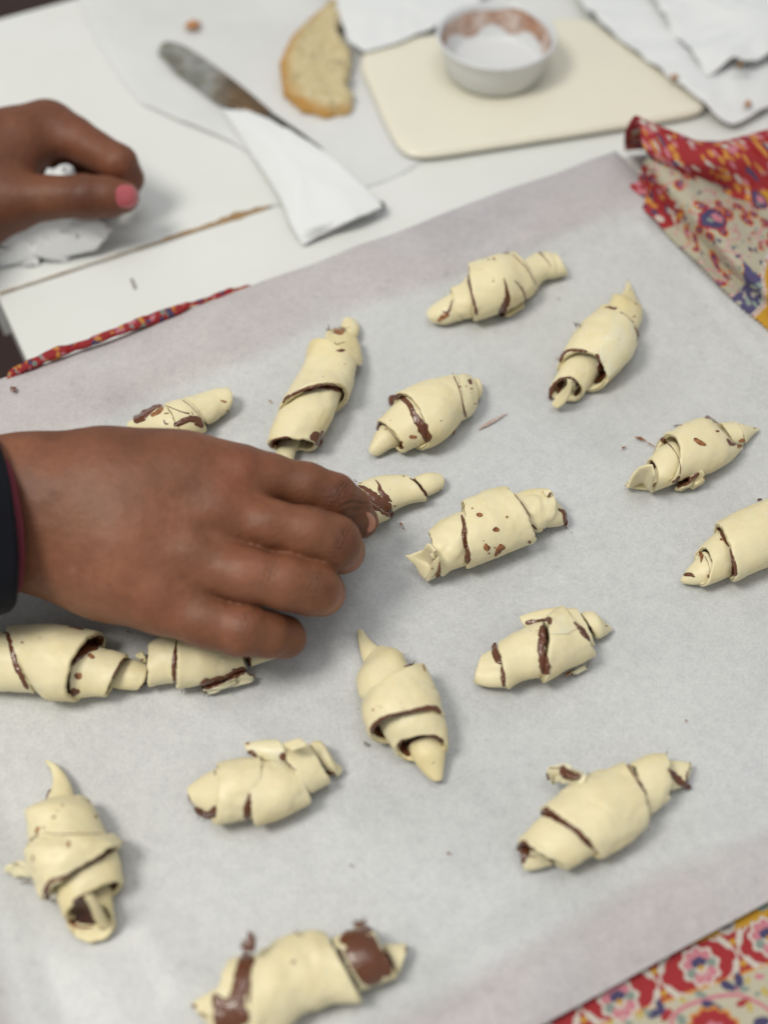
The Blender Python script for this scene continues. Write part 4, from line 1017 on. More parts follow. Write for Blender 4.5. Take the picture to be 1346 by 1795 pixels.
r.tuft((1020, 85), [(980, 42, 3.0), (1010, 50, 3.1), (1050, 30, 3.1), (1065, 65, 2.8)], 40, 2.5)
r.tuft((665, 130), [(648, 102, 3.0), (685, 125, 2.9)], 26, 2.6)
r.strip([(55, 530), (85, 545)], [20, 14], .4); r.strip([(100, 575), (150, 605)], [10, 10], .4); r.blob(638, 282, 14, 10); r.strip([(1288, 190), (1282, 230)], [10, 8], .4)
# ================================================================== PERSON (two hands of the person at the left)
wr = U(-120, 700, .05)
person = empty('person', (wr[0], wr[1], .0), 'person reaching in with two brown hands, one pinching a pastry roll, in navy sleeves', 'person')
def hand_mesh(name, palm, fingers, vox, creases=(), darks=(), reds=(), lights=(), kf=.009, kp=.014, base=(1, 1, 1), web=.0012, shape=None, palm_px=0):
    V, F = build_hand(palm, fingers, vox, kf, kp, web=web)
    V = relax(V, F, 4)
    if palm_px:
        for _ in range(3):
            d = V - CAMP; w_ = (d @ np.array([0, CE, -SE])); X = IW / 2 + FPX * d[:, 0] / w_
            wt = np.clip((palm_px - X) / 70, 0, 1)[:, None]
            V2 = V.copy()
            e = np.concatenate([F[:, [0, 1]], F[:, [1, 2]], F[:, [2, 3]], F[:, [3, 0]]]); deg = np.maximum(np.bincount(e[:, 0], minlength=len(V)), 1)[:, None]
            for _k in range(14):
                s_ = np.stack([np.bincount(e[:, 0], V2[e[:, 1], c], len(V)) for c in range(3)], 1) / deg; V2 = V2 + .5 * (s_ - V2)
            V = V + (V2 - V) * wt
    N = vnormals(V, F)
    if np.dot(N[np.argmax(V[:, 2])], [0, 0, 1]) < 0: F = F[:, ::-1]; N = -N
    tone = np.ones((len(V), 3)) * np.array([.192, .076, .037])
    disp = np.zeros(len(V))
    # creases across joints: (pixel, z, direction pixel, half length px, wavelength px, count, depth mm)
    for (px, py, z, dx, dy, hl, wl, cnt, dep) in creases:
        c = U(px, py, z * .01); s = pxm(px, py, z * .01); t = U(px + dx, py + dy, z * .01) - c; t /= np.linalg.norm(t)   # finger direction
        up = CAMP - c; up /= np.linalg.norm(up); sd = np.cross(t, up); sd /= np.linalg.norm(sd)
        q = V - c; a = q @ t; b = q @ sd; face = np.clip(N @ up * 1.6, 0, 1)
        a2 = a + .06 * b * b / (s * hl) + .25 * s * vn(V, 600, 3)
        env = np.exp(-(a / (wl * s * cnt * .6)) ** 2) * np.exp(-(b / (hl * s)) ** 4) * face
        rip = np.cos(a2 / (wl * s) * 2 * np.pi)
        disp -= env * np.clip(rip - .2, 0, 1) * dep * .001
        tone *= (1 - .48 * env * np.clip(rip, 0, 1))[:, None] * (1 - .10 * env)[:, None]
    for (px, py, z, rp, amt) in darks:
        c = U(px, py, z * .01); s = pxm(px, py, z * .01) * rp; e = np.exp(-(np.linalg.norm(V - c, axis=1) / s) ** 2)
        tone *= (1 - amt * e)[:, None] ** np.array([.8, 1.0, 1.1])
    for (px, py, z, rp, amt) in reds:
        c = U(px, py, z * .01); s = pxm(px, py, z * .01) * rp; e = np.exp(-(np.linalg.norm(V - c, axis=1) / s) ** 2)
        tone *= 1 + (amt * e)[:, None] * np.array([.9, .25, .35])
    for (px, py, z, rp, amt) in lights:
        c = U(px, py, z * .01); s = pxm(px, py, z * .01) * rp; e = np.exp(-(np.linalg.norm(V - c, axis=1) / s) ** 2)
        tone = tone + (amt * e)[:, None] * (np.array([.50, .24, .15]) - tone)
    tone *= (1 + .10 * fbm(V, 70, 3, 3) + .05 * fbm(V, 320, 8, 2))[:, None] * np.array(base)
    if shape is not None: disp = disp + shape(V, N)
    disp += (.10 * fbm(V, 160, 12, 2) + .28 * fbm(V, 45, 13, 2)) * .001
    V = V + N * disp[:, None]
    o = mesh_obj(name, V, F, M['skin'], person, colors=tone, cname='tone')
    return o, BVHTree.FromPolygons(V.tolist(), [tuple(int(i) for i in f) for f in F])

palm = [
    [J(-170, 858, 5.2, 66), J(-40, 855, 5.2, 68), J(60, 845, 5.3, 72), J(190, 834, 5.4, 73), J(310, 836, 5.2, 68), J(415, 838, 5.0, 60)],
    [J(-170, 930, 4.3, 66), J(-40, 930, 4.2, 68), J(90, 905, 4.6, 78), J(230, 900, 4.9, 80), J(385, 903, 4.8, 60)],
    [J(-170, 930, 3.8, 62), J(-40, 940, 3.8, 66), J(100, 945, 4.0, 72), J(225, 972, 4.3, 76), J(335, 982, 4.3, 60)],
    [J(90, 965, 3.3, 58), J(180, 1006, 3.3, 62), J(285, 1045, 3.4, 60)],
    [J(120, 900, 2.8, 70), J(330, 930, 2.8, 60)],
]
fingers = [
    [J(400, 838, 5.0, 56), J(470, 840, 4.9, 45), J(535, 852, 4.6, 40.5), J(586, 872, 4.1, 40), J(616, 890, 3.3, 34), J(634, 913, 2.45, 27), J(634, 919, 2.1, 24)],
    [J(380, 905, 4.8, 56), J(470, 921, 4.8, 47), J(540, 935, 4.5, 46), J(584, 951, 4.0, 47), J(598, 965, 2.9, 39), J(590, 970, 1.7, 31), J(575, 960, 1.0, 25)],
    [J(330, 985, 4.3, 56), J(430, 1006, 4.4, 48), J(500, 1020, 4.0, 47), J(548, 1030, 3.5, 47), J(564, 1038, 2.5, 39), J(552, 1034, 1.4, 30), J(535, 1025, .8, 24)],
    [J(280, 1052, 3.4, 58), J(360, 1088, 3.3, 47), J(424, 1102, 3.1, 46), J(470, 1112, 2.5, 39), J(497, 1117, 1.9, 35), J(505, 1121, 1.5, 31)],
    [J(150, 905, 2.6, 66), J(330, 905, 2.4, 50), J(450, 915, 2.0, 42), J(530, 925, 1.7, 36), J(585, 925, 1.4, 30)],
]
def knuck(V, N):
    d = np.zeros(len(V))
    for (px, py, z, rp, h) in ((430, 806, 6.2, 36, 1.5), (385, 880, 6.3, 36, 1.3), (330, 965, 5.8, 34, 1.2), (288, 1045, 4.8, 32, .9),
                               (588, 868, 5.0, 26, .7), (592, 950, 4.9, 26, .5), (556, 1026, 4.4, 28, .6), (425, 1100, 4.0, 28, .9),
                               (105, 850, 7.0, 34, 1.0)):
        c = U(px, py, z * .01); s = pxm(px, py, z * .01) * rp; d += h * .001 * np.exp(-(np.linalg.norm(V - c, axis=1) / s) ** 2)
    # soft valleys between the knuckles and along the tendons
    for (ax_, ay_, bx_, by_, z, wp, h) in ((470, 872, 400, 850, 5.9, 16, -.9), (435, 962, 360, 930, 5.7, 16, -1.0), (345, 1050, 300, 1010, 4.9, 16, -.9),
                                           (300, 868, 400, 860, 6.5, 26, -.5), (280, 938, 370, 940, 6.2, 26, -.5), (240, 1005, 320, 1015, 5.5, 26, -.4)):
        a = U(ax_, ay_, z * .01); b = U(bx_, by_, z * .01); ab = b - a; t = np.clip((V - a) @ ab / (ab @ ab), 0, 1)
        dd = np.linalg.norm(V - a - t[:, None] * ab, axis=1); d += h * .001 * np.exp(-(dd / (wp * pxm(ax_, ay_, z * .01))) ** 2)
    return d
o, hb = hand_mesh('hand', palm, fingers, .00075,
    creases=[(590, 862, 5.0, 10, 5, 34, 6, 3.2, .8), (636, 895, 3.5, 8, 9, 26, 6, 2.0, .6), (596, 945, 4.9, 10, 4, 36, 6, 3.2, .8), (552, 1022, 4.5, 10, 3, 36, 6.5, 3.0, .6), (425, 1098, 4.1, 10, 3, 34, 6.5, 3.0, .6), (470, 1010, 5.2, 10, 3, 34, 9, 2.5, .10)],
    darks=[(540, 850, 5.2, 60, .22), (250, 770, 6.2, 110, .26), (120, 780, 6.2, 80, .2), (420, 790, 6.0, 50, .18), (250, 960, 5.8, 40, .08), (180, 880, 6.6, 40, .06), (592, 862, 5.0, 34, .38), (625, 890, 3.8, 30, .45), (640, 905, 3.0, 24, .30), (610, 950, 4.6, 26, .38), (575, 1035, 4.2, 22, .38), (480, 870, 5.0, 30, .35), (450, 960, 5.0, 30, .3), (360, 1052, 4.2, 26, .25), (25, 880, 6.6, 55, .35), (505, 1105, 3.0, 30, .22), (385, 885, 6.3, 40, .12), (320, 970, 5.8, 40, .14), (290, 1050, 4.9, 30, .14)],  # knuckle pigment, plus shade painted on index finger, upper edge and beside the cuff
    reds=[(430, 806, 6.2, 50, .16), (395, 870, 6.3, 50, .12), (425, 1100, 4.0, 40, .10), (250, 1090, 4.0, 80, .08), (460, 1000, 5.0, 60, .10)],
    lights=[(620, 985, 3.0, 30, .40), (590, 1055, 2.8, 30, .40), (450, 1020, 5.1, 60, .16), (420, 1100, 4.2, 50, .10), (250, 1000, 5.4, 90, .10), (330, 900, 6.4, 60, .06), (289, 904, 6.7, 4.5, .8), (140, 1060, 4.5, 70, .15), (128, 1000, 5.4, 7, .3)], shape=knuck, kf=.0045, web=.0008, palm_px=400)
V, F = drape(hb, [(642, 897), (651, 909), (652, 922), (644, 934)], [6, 12, 13, 7], .0003)
mesh_obj('finger_nail', V, F, M['nail'], person)

# cuff of the right sleeve
def cuff(name, xo, edge, r, col, th, seed, shear=1.0):
    cs = []
    for (pu, pl, z1, z2) in edge:
        a = U(*pu, z1 * .01); b = U(*pl, z2 * .01); cs.append((a, b))
    ts = np.linspace(0, 1, 40); A = cr(np.array([c[0] for c in cs]), ts); B = cr(np.array([c[1] for c in cs]), ts)
    C = (A + B) / 2; D = (A - B) / 2; ax = np.gradient(C, axis=0); ax /= np.linalg.norm(ax, axis=1, keepdims=True)
    nrm = np.cross(ax, D); nrm /= np.linalg.norm(nrm, axis=1, keepdims=True)
    ph = np.linspace(0, 2 * np.pi, 96, endpoint=False); h = np.linalg.norm(D, axis=1)[:, None, None] * r
    S = C[:, None] + D[:, None] * np.cos(ph)[None, :, None] + nrm[:, None] * np.sin(ph)[None, :, None] * h
    rad = S - C[:, None]; rad /= np.linalg.norm(rad, axis=2, keepdims=True)
    S = S + rad * (fbm(S, 40, seed, 3) * .0014)[..., None]
    sg = 1.0 if np.dot(nrm[-1], CAMP - C[-1]) > 0 else -1.0
    S = S + ax[:, None] * (np.sin(ph) * sg * .0105 * shear)[None, :, None]
    n0 = np.cross(S[21, 8] - S[20, 8], S[20, 9] - S[20, 8])
    if np.dot(n0, rad[20, 8]) < 0: S = S[::-1].copy()
    V, F, _ = solid_grid(S, th, wrap_v=True)
    return mesh_obj(name, V, F, M[col], person)
cuff('sleeve_cuff', 0, [((-420, 730), (-430, 1110), 6.2, 3.8), ((-200, 752), (-215, 1092), 6.2, 3.7), ((-60, 762), (-60, 1084), 6.1, 3.6), ((-13, 770), (26, 1074), 6.0, 3.5)], .92, 'sleeve', .0022, 1)
cuff('cuff_lining', 0, [((-150, 768), (-150, 1072), 6.1, 3.7), ((-40, 780), (-40, 1060), 6.0, 3.6), ((-9, 786), (29, 1052), 5.9, 3.5)], .90, 'lining', .0012, 2)

# the left hand, farther up, holding a crumpled tissue
z0 = TZ - 1.5
palm2 = [
    [J(-170, 330, z0 + 4.6, 86), J(-50, 300, z0 + 5.0, 80), J(30, 258, z0 + 5.4, 56), J(88, 226, z0 + 5.6, 44)],
    [J(-170, 370, z0 + 4.2, 86), J(-60, 360, z0 + 4.4, 74), J(20, 352, z0 + 4.6, 48)],
    [J(-100, 290, z0 + 4.0, 70), J(10, 275, z0 + 4.0, 44)],
]
fing2 = [
    [J(86, 226, z0 + 5.6, 43), J(130, 243, z0 + 5.5, 38), J(208, 286, z0 + 5.2, 32), J(224, 312, z0 + 4.3, 27), J(214, 338, z0 + 3.5, 25)],
    [J(20, 352, z0 + 4.6, 46), J(80, 347, z0 + 4.8, 37), J(150, 345, z0 + 5.0, 36), J(190, 345, z0 + 4.9, 33), J(216, 345, z0 + 4.8, 28)],
    [J(70, 240, z0 + 4.6, 42), J(176, 285, z0 + 3.9, 28), J(190, 318, z0 + 3.0, 24), J(160, 372, z0 + 2.5, 19), J(148, 384, z0 + 2.3, 17)],
    [J(50, 245, z0 + 3.8, 40), J(150, 300, z0 + 2.8, 26), J(160, 335, z0 + 2.4, 22), J(135, 388, z0 + 2.2, 18)],
]
o2, hb2 = hand_mesh('hand', palm2, fing2, .0011,
    darks=[(150, 345, z0 + 5.6, 26, .30), (110, 260, z0 + 5.4, 20, .3), (75, 275, z0 + 5.2, 22, .35), (232, 300, z0 + 5.0, 24, .35), (60, 290, z0 + 5, 22, .3), (-20, 400, z0 + 5, 50, .25)],
    reds=[(205, 330, z0 + 4.6, 40, .3), (140, 385, z0 + 1.6, 30, .8), (130, 250, z0 + 6, 60, .12)], kf=.007, base=(.80, .76, .76))
V, F = drape(hb2, [(201, 344), (214, 344), (230, 345), (243, 345)], [26, 44, 46, 28], .00035, 13, 20)
mesh_obj('thumb_nail', V, F, M['polish'], person)
cuff('sleeve_cuff', 0, [((-420, 190), (-430, 560), z0 + 5, z0 + 4), ((-200, 215), (-220, 520), z0 + 5, z0 + 4), ((-95, 222), (-120, 505), z0 + 5, z0 + 4)], .75, 'sleeve', .0022, 5)
# ================================================================== FLORAL CLOTH
CR, CRM, YE, NV, GR, PK, WH, OR, DR, MU = [np.array(c) for c in ((.36, .035, .04), (.52, .48, .36), (.54, .29, .03), (.075, .065, .14), (.24, .29, .25), (.56, .21, .25), (.60, .55, .48), (.60, .27, .06), (.33, .02, .02), (.52, .40, .12))]
class Paint:
    def __init__(s, XY, base): s.XY = XY; s.c = np.tile(np.array(base, float), (len(XY), 1))
    def put(s, m, col): s.c[m] = col
    def ell(s, c, rx, ry, ang, col, wob=0, k=5):
        R_ = max(rx, ry) * 1.25; ii = np.nonzero((np.abs(s.XY[:, 0] - c[0]) < R_) & (np.abs(s.XY[:, 1] - c[1]) < R_))[0]
        if len(ii) == 0: return
        d = s.XY[ii] - c; ca, sa = math.cos(ang), math.sin(ang); u = (d[:, 0] * ca + d[:, 1] * sa) / rx; v = (-d[:, 0] * sa + d[:, 1] * ca) / ry
        r = np.hypot(u, v); t = np.arctan2(v, u); s.c[ii[r < 1 + wob * np.cos(k * t)]] = col
    def line(s, pts, w, col):
        P = cr(np.array(pts, float), np.linspace(0, 1, 40)); m = np.zeros(len(s.XY), bool)
        box = (s.XY[:, 0] > P[:, 0].min() - w) & (s.XY[:, 0] < P[:, 0].max() + w) & (s.XY[:, 1] > P[:, 1].min() - w) & (s.XY[:, 1] < P[:, 1].max() + w)
        q = s.XY[box]; mm = np.zeros(len(q), bool)
        for a, b in zip(P[:-1], P[1:]):
            ab = b - a; t = np.clip((q - a) @ ab / max(ab @ ab, 1e-12), 0, 1); mm |= np.linalg.norm(q - a - t[:, None] * ab, axis=1) < w / 2
        m[box] = mm; s.put(m, col)
    def flower(s, c, r, ang, style=0):
        s.ell(c, r * 1.02, r * .98, ang, WH, .09, 9)
        for k in range(9):
            a = ang + k * 2 * math.pi / 9; q = c + r * .62 * np.array([math.cos(a), math.sin(a)])
            up = math.sin(a - ang)
            col = PK if up > .15 or up < -.45 else GR
            if style == 1: col = PK if k % 2 else CR
            s.ell(q, r * .27, r * .24, a, col)
        s.ell(c + r * .18 * np.array([-math.sin(ang), math.cos(ang)]), r * .42, r * .26, ang, NV, .08, 5)
        s.ell(c - r * .12 * np.array([-math.sin(ang), math.cos(ang)]), r * .17, r * .17, 0, YE)
        for k in (-1, 0, 1):
            a = ang - math.pi / 2 + k * .5; s.line([c + r * .2 * np.array([math.cos(a), math.sin(a)]), c + r * .55 * np.array([math.cos(a), math.sin(a)])], r * .06, WH)
ZC = -.35
def xy(px, py): return U(px, py, ZC * .01)[:2]
def k7(q): return (880 + q[0] * .3462, 1500 + q[1] * .3462)
gc = xy(1250, 1750)
cloth = empty('floral_cloth', (gc[0], gc[1], -.008), 'red, yellow and cream floral cloth under the baking paper, bunched at its far right corner', 'cloth')
def near_panel():
    a, b, c, d = xy(860, 1790), xy(1500, 1500), xy(1560, 1760), xy(900, 2080)
    a = a - (c - b) * .0
    nu, nv = 430, 330
    s = np.linspace(0, 1, nu)[:, None, None]; t = np.linspace(-.12, 1, nv)[None, :, None]
    XY = (a * (1 - s) + b * s) * (1 - t) + (d * (1 - s) + c * s) * t
    P = np.concatenate([XY, np.full((nu, nv, 1), ZC * .01)], 2); P[..., 2] += fbm(P, 18, 61, 2) * .0006
    p = Paint(XY.reshape(-1, 2), CRM)
    X = p.XY
    # band borders
    u0, u1 = xy(1178, 1670), xy(1346, 1614); l0, l1 = xy(1057, 1794), xy(1346, 1689)
    def side(q0, q1): d_ = q1 - q0; return ((X[:, 0] - q0[0]) * d_[1] - (X[:, 1] - q0[1]) * d_[0]) / np.linalg.norm(d_)   # >0 = viewer side
    su, sl = side(u0, u1), side(l0, l1)
    p.put(sl < .0006, OR); p.put(sl < -.0003, CR); p.put(su < 0, YE)
    m = (np.abs(su) < .0004); p.put(m, CR)
    bd_ = (l1 - l0) / np.linalg.norm(l1 - l0); ba = math.atan2(bd_[1], bd_[0])
    px_ = np.linalg.norm(xy(1227, 1694) - xy(1226, 1694))
    for q in ((1000, 560), (590, 730), (1345, 410)):
        p.flower(xy(*k7(q)), 34 * px_, ba, 0)
    step = xy(*k7((1000, 560))) - xy(*k7((590, 730)))
    for k in (-1, -2): p.flower(xy(*k7((590, 730))) + step * k, 34 * px_, ba)
    for q in ((792, 640), (1190, 490), (390, 770), (1570, 350)):
        c_ = xy(*k7(q)); e = np.array([math.cos(ba), math.sin(ba)]); n_ = np.array([-e[1], e[0]])
        for sx in (-1, 1):
            for sy in (-1, 1):
                tip = c_ + (e * sx * 36 + n_ * sy * 34) * px_; mid_ = c_ + (e * sx * 12 + n_ * sy * 20) * px_
                base_ = c_ + (e * sx * 3 + n_ * sy * 1) * px_
                p.line([base_, mid_, tip], 4 * px_, WH)
                v = tip - base_; p.ell(c_ + (e * sx * 15 + n_ * sy * 22) * px_, 17 * px_, 6.0 * px_, math.atan2(v[1], v[0]) + sx * sy * .22, WH, .10, 6)
        for sy in (-1, 1):
            h_ = c_ + n_ * sy * 19 * px_
            p.ell(h_ + e * 2.4 * px_, 3.6 * px_, 4.6 * px_, ba, YE); p.ell(h_ - e * 2.4 * px_, 3.6 * px_, 4.6 * px_, ba, YE); p.ell(h_ - n_ * 3.4 * px_, 3.2 * px_, 3.4 * px_, ba, YE)
    # yellow band flower
    c_ = xy(*k7((1130, 362))); p.ell(c_, 17 * px_, 13 * px_, ba, WH * .85, .06, 7)
    for k in range(-2, 3): p.line([c_ + np.array([k * 4.0, -4]) * px_, c_ + np.array([k * 4.0 + 2, 4]) * px_], 2.0 * px_, NV)
    c_ = xy(*k7((1320, 262))); p.ell(c_, 12 * px_, 6 * px_, ba, GR, .06, 7)
    # cream field: curling stem, leaves, big red flower
    p.line([xy(*k7(q)) for q in ((850, 880), (868, 810), (920, 768), (1010, 733), (1100, 712), (1190, 706), (1270, 735), (1346, 780), (1420, 860))], 7 * px_, PK)
    p.line([xy(*k7(q)) for q in ((1190, 706), (1187, 660))], 4 * px_, PK)
    p.line([xy(*k7(q)) for q in ((868, 810), (840, 780), (800, 790))], 5 * px_, PK)
    for (q, rx, ry, a, col) in (((1140, 660), 14, 8, -.5, NV), ((1195, 632), 8, 13, -.2, NV), ((1222, 675), 10, 5, 0, GR), ((800, 770), 7, 14, .1, NV), ((768, 800), 14, 7, .2, NV), ((730, 790), 9, 4, -.6, GR),
                                ((1045, 758), 14, 8, -.25, NV), ((1092, 785), 9, 8, -.8, NV), ((1002, 704), 11, 6, -.4, GR), ((905, 832), 8, 10, .3, GR), ((830, 808), 13, 6, .7, CR), ((1215, 745), 13, 5, .3, CR),
                                ((912, 733), 7, 4, -.3, MU), ((1240, 632), 7, 4, .8, MU), ((700, 808), 8, 4, .4, MU), ((1330, 690), 9, 6, -.9, MU), ((1250, 765), 5, 9, 0, MU), ((1300, 612), 9, 5, 0, PK), ((612, 828), 5, 3, 0, PK), ((550, 845), 8, 3, .8, MU),
                                ((1310, 845), 16, 9, .2, NV), ((640, 846), 7, 4, 0, GR), ((1290, 700), 5, 4, 0, GR)):
        p.ell(xy(*k7(q)), rx * px_, ry * px_, a + ba * .3, col, .05, 3)
    c_ = xy(*k7((1075, 900))); p.ell(c_, 47 * px_, 42 * px_, 0, OR, .06, 13); p.ell(c_, 42 * px_, 37 * px_, 0, CR, .05, 13); p.ell(c_, 20 * px_, 18 * px_, 0, PK, .1, 7)
    return P, p.c
XYp = None
P, c = near_panel(); V = P.reshape(-1, 3); F = grid_faces(*P.shape[:2])
mesh_obj('cloth_panel', V, orient(V, F[:1]) and (F if np.cross(V[F[0][1]] - V[F[0][0]], V[F[0][2]] - V[F[0][0]])[2] > 0 else [tuple(reversed(f)) for f in F]), M['cloth'], cloth, colors=c, fab=V[:, :2])

def scatter(p, seed, n, fields, lo, hi, sz):
    rnd = random.Random(seed)
    for i in range(n):
        c_ = np.array([rnd.uniform(lo[0], hi[0]), rnd.uniform(lo[1], hi[1])]); a = rnd.uniform(0, 6.28); k = rnd.random(); r_ = sz * rnd.uniform(.5, 1.1)
        if k < .12:
            p.ell(c_, r_ * 1.3, r_ * 1.1, a, OR, .08, 9); p.ell(c_, r_ * 1.1, r_ * .9, a, CR, .08, 9); p.ell(c_, r_ * .6, r_ * .5, a, NV); p.ell(c_, r_ * .25, r_ * .2, a, PK)
        elif k < .24:
            e = np.array([math.cos(a), math.sin(a)]); q = np.array([-e[1], e[0]])
            p.line([c_ - e * r_ * 2, c_ + q * r_ * .9, c_ + e * r_ * 2], r_ * .26, PK)
        elif k < .42: p.ell(c_, r_ * .55, r_ * .28, a, NV)
        elif k < .58: p.ell(c_, r_ * .5, r_ * .3, a, CR)
        elif k < .72: p.ell(c_, r_ * .4, r_ * .25, a, GR)
        elif k < .86: p.ell(c_, r_ * .35, r_ * .25, a, OR)
        else: p.ell(c_, r_ * .4, r_ * .3, a, PK); p.ell(c_, r_ * .2, r_ * .2, a, WH)
def bunch():
    rows = [
        [(1101, 325, .35), (1130, 368, .25), (1180, 418, .15), (1232, 470, .15), (1285, 522, .12), (1330, 562, .12), (1400, 625, .1)],
        [(1118, 318, .5), (1150, 362, .35), (1196, 412, .25), (1246, 462, .2), (1296, 512, .2), (1340, 552, .2), (1410, 612, .1)],
        [(1120, 300, .5), (1160, 358, .4), (1206, 405, .35), (1256, 455, .3), (1304, 500, .25), (1350, 540, .25), (1420, 600, .2)],
        [(1128, 280, 1.5), (1172, 330, 1.6), (1218, 378, 1.5), (1262, 430, 1.3), (1306, 475, 1.1), (1352, 515, .9), (1430, 575, .6)],
        [(1140, 268, 1.8), (1190, 312, 1.8), (1238, 360, 1.6), (1284, 408, 1.3), (1330, 450, 1.1), (1376, 485, .9), (1460, 545, .6)],
        [(1158, 256, 1.6), (1215, 296, 1.1), (1268, 338, .8), (1322, 378, .7), (1376, 410, .6), (1430, 440, .5), (1520, 490, .5)],
        [(1156, 292, 1.2), (1208, 318, .7), (1262, 332, .5), (1322, 344, .5), (1385, 345, .5), (1450, 345, .5), (1540, 345, .5)],
        [(1128, 262, 2.3), (1186, 284, 2.2), (1245, 286, 2.1), (1310, 278, 2.1), (1375, 262, 2.1), (1440, 245, 2.0), (1540, 220, 2.0)],
        [(1116, 203, 3.0), (1180, 234, 2.7), (1240, 252, 2.5), (1305, 242, 2.4), (1370, 224, 2.4), (1440, 205, 2.3), (1540, 180, 2.2)],
        [(1096, 228, 1.7), (1170, 236, 1.4), (1240, 250, 1.2), (1305, 240, 1.2), (1370, 222, 1.1), (1440, 205, 1.0), (1540, 180, 1.0)],
        [(1094, 264, -2.0), (1165, 262, -2.2), (1240, 265, -2.2), (1305, 255, -2.2), (1370, 235, -2.2), (1440, 215, -2.3), (1540, 190, -2.3)],
    ]
    G = np.array([[U(x, y, z * .01) for x, y, z in r_] for r_ in rows])
    nu, nv = 170, 300
    A = cr(G, np.linspace(0, 1, nu)); S = np.array([cr(A[i], np.linspace(0, 1, nv)) for i in range(nu)])
    S = S + np.array([0, 0, 1]) * (fbm(S, 60, 7, 3) * .0009)[..., None]
    uu = np.concatenate([np.zeros((1, nv)), np.cumsum(np.linalg.norm(np.diff(S, axis=0), axis=2), axis=0)]); vv = np.concatenate([np.zeros((nu, 1)), np.cumsum(np.linalg.norm(np.diff(S, axis=1), axis=2), axis=1)], 1)
    # pinked (zig-zag) cut edge
    av = np.cumsum(np.linalg.norm(np.diff(S[0], axis=0, prepend=S[0][:1]), axis=1))
    zz = np.abs(((av / .0030) % 1) - .5) * 2
    outd = S[0] - S[6]; outd /= np.linalg.norm(outd, axis=1, keepdims=True)
    for i in range(6): S[i] += outd * (zz * .0010 * (1 - i / 6))[:, None]
    # fabric coordinates for the printed pattern
    XY = np.stack([vv.ravel(), uu.ravel()], 1); p = Paint(XY, CRM * .92)
    un = np.linspace(0, 1, nu)[:, None] * np.ones((1, nv)); vnn = np.linspace(0, 1, nv)[None] * np.ones((nu, 1))
    lo, hi = (0, 0), (vv.max(), uu.max())
    scatter(p, 4, 2600, None, lo, hi, .0034)
    red = ((un > .56) | ((vnn < .28) & (un < .27))).ravel()
    q = Paint(XY, CR); rn = random.Random(9)
    for i in range(2600):
        c_ = np.array([rn.uniform(0, hi[0]), rn.uniform(0, hi[1])]); a = rn.uniform(0, 6.28); k = rn.random(); r_ = .0019 * rn.uniform(.6, 1.6)
        q.ell(c_, r_, r_ * .6, a, OR if k < .3 else (WH if k < .48 else (NV if k < .62 else (PK if k < .8 else DR))))
    p.c[red] = q.c[red]
    edge = (un < .10) & (vnn > .45) & (vnn < .8); q2 = Paint(XY, NV); q2.c[:] = CRM * .8; scatter(q2, 12, 2200, None, lo, hi, .0036); p.c[edge.ravel()] = q2.c[edge.ravel()]
    # grey-violet floral patch, lace line and yellow panel at the near end
    lace = vnn + .9 * np.maximum(0, un - .3)
    yel = ((lace > .80)).ravel() & (un < .62).ravel(); vio = ((lace > .66) & (un < .34)).ravel() & ~yel
    q3 = Paint(XY, NV * 1.2); rn = random.Random(21)
    for i in range(1300): q3.ell(np.array([rn.uniform(0, hi[0]), rn.uniform(0, hi[1])]), .0026 * rn.uniform(.5, 1.3), .0013, rn.uniform(0, 6), GR * 1.1 if rn.random() < .55 else WH * .7)
    p.c[vio] = q3.c[vio]
    q4 = Paint(XY, YE); rn = random.Random(22)
    for i in range(60):
        c_ = np.array([rn.uniform(0, hi[0]), rn.uniform(0, hi[1])]); q4.ell(c_, .0030, .0022, 1, PK, .15, 7); q4.ell(c_, .0018, .0013, 1, WH)
    p.c[yel] = q4.c[yel]
    lm = (np.abs(lace - .80) < .012).ravel() & (un < .62).ravel(); p.c[lm] = WH
    lm = (np.abs(lace - .80) < .005).ravel() & (un < .62).ravel() & (np.sin(XY[:, 1] * 2 * np.pi / .0018) > .1); p.c[lm] = CR
    # a round medallion flower
    for (a_, b_, rad_) in ((.40, .38, .0075), (.52, .58, .0055)):
        i, j = int(b_ * nu), int(a_ * nv); c_ = np.array([vv[i, j], uu[i, j]])
        p.ell(c_, rad_, rad_ * 1.2, .3, CR, .03, 9); p.ell(c_, rad_ * .84, rad_ * 1.02, .3, NV, .03, 7); p.ell(c_ + np.array([0, rad_ * .3]), rad_ * .45, rad_ * .42, 0, PK, .1, 5); p.ell(c_ - np.array([0, rad_ * .4]), rad_ * .25, rad_ * .2, 0, GR)
    return S, p.c, XY
S, c, xyf = bunch()
if np.cross(S[86, 100] - S[85, 100], S[85, 101] - S[85, 100])[2] < 0: S = S[:, ::-1].copy(); c = c.reshape(170, 300, 3)[:, ::-1].reshape(-1, 3); xyf = xyf.reshape(170, 300, 2)[:, ::-1].reshape(-1, 2)
V, F, _ = solid_grid(S, .0007)
mesh_obj('bunched_corner', V, F, M['cloth'], cloth, colors=np.vstack([c, c]), fab=np.vstack([xyf, xyf]))
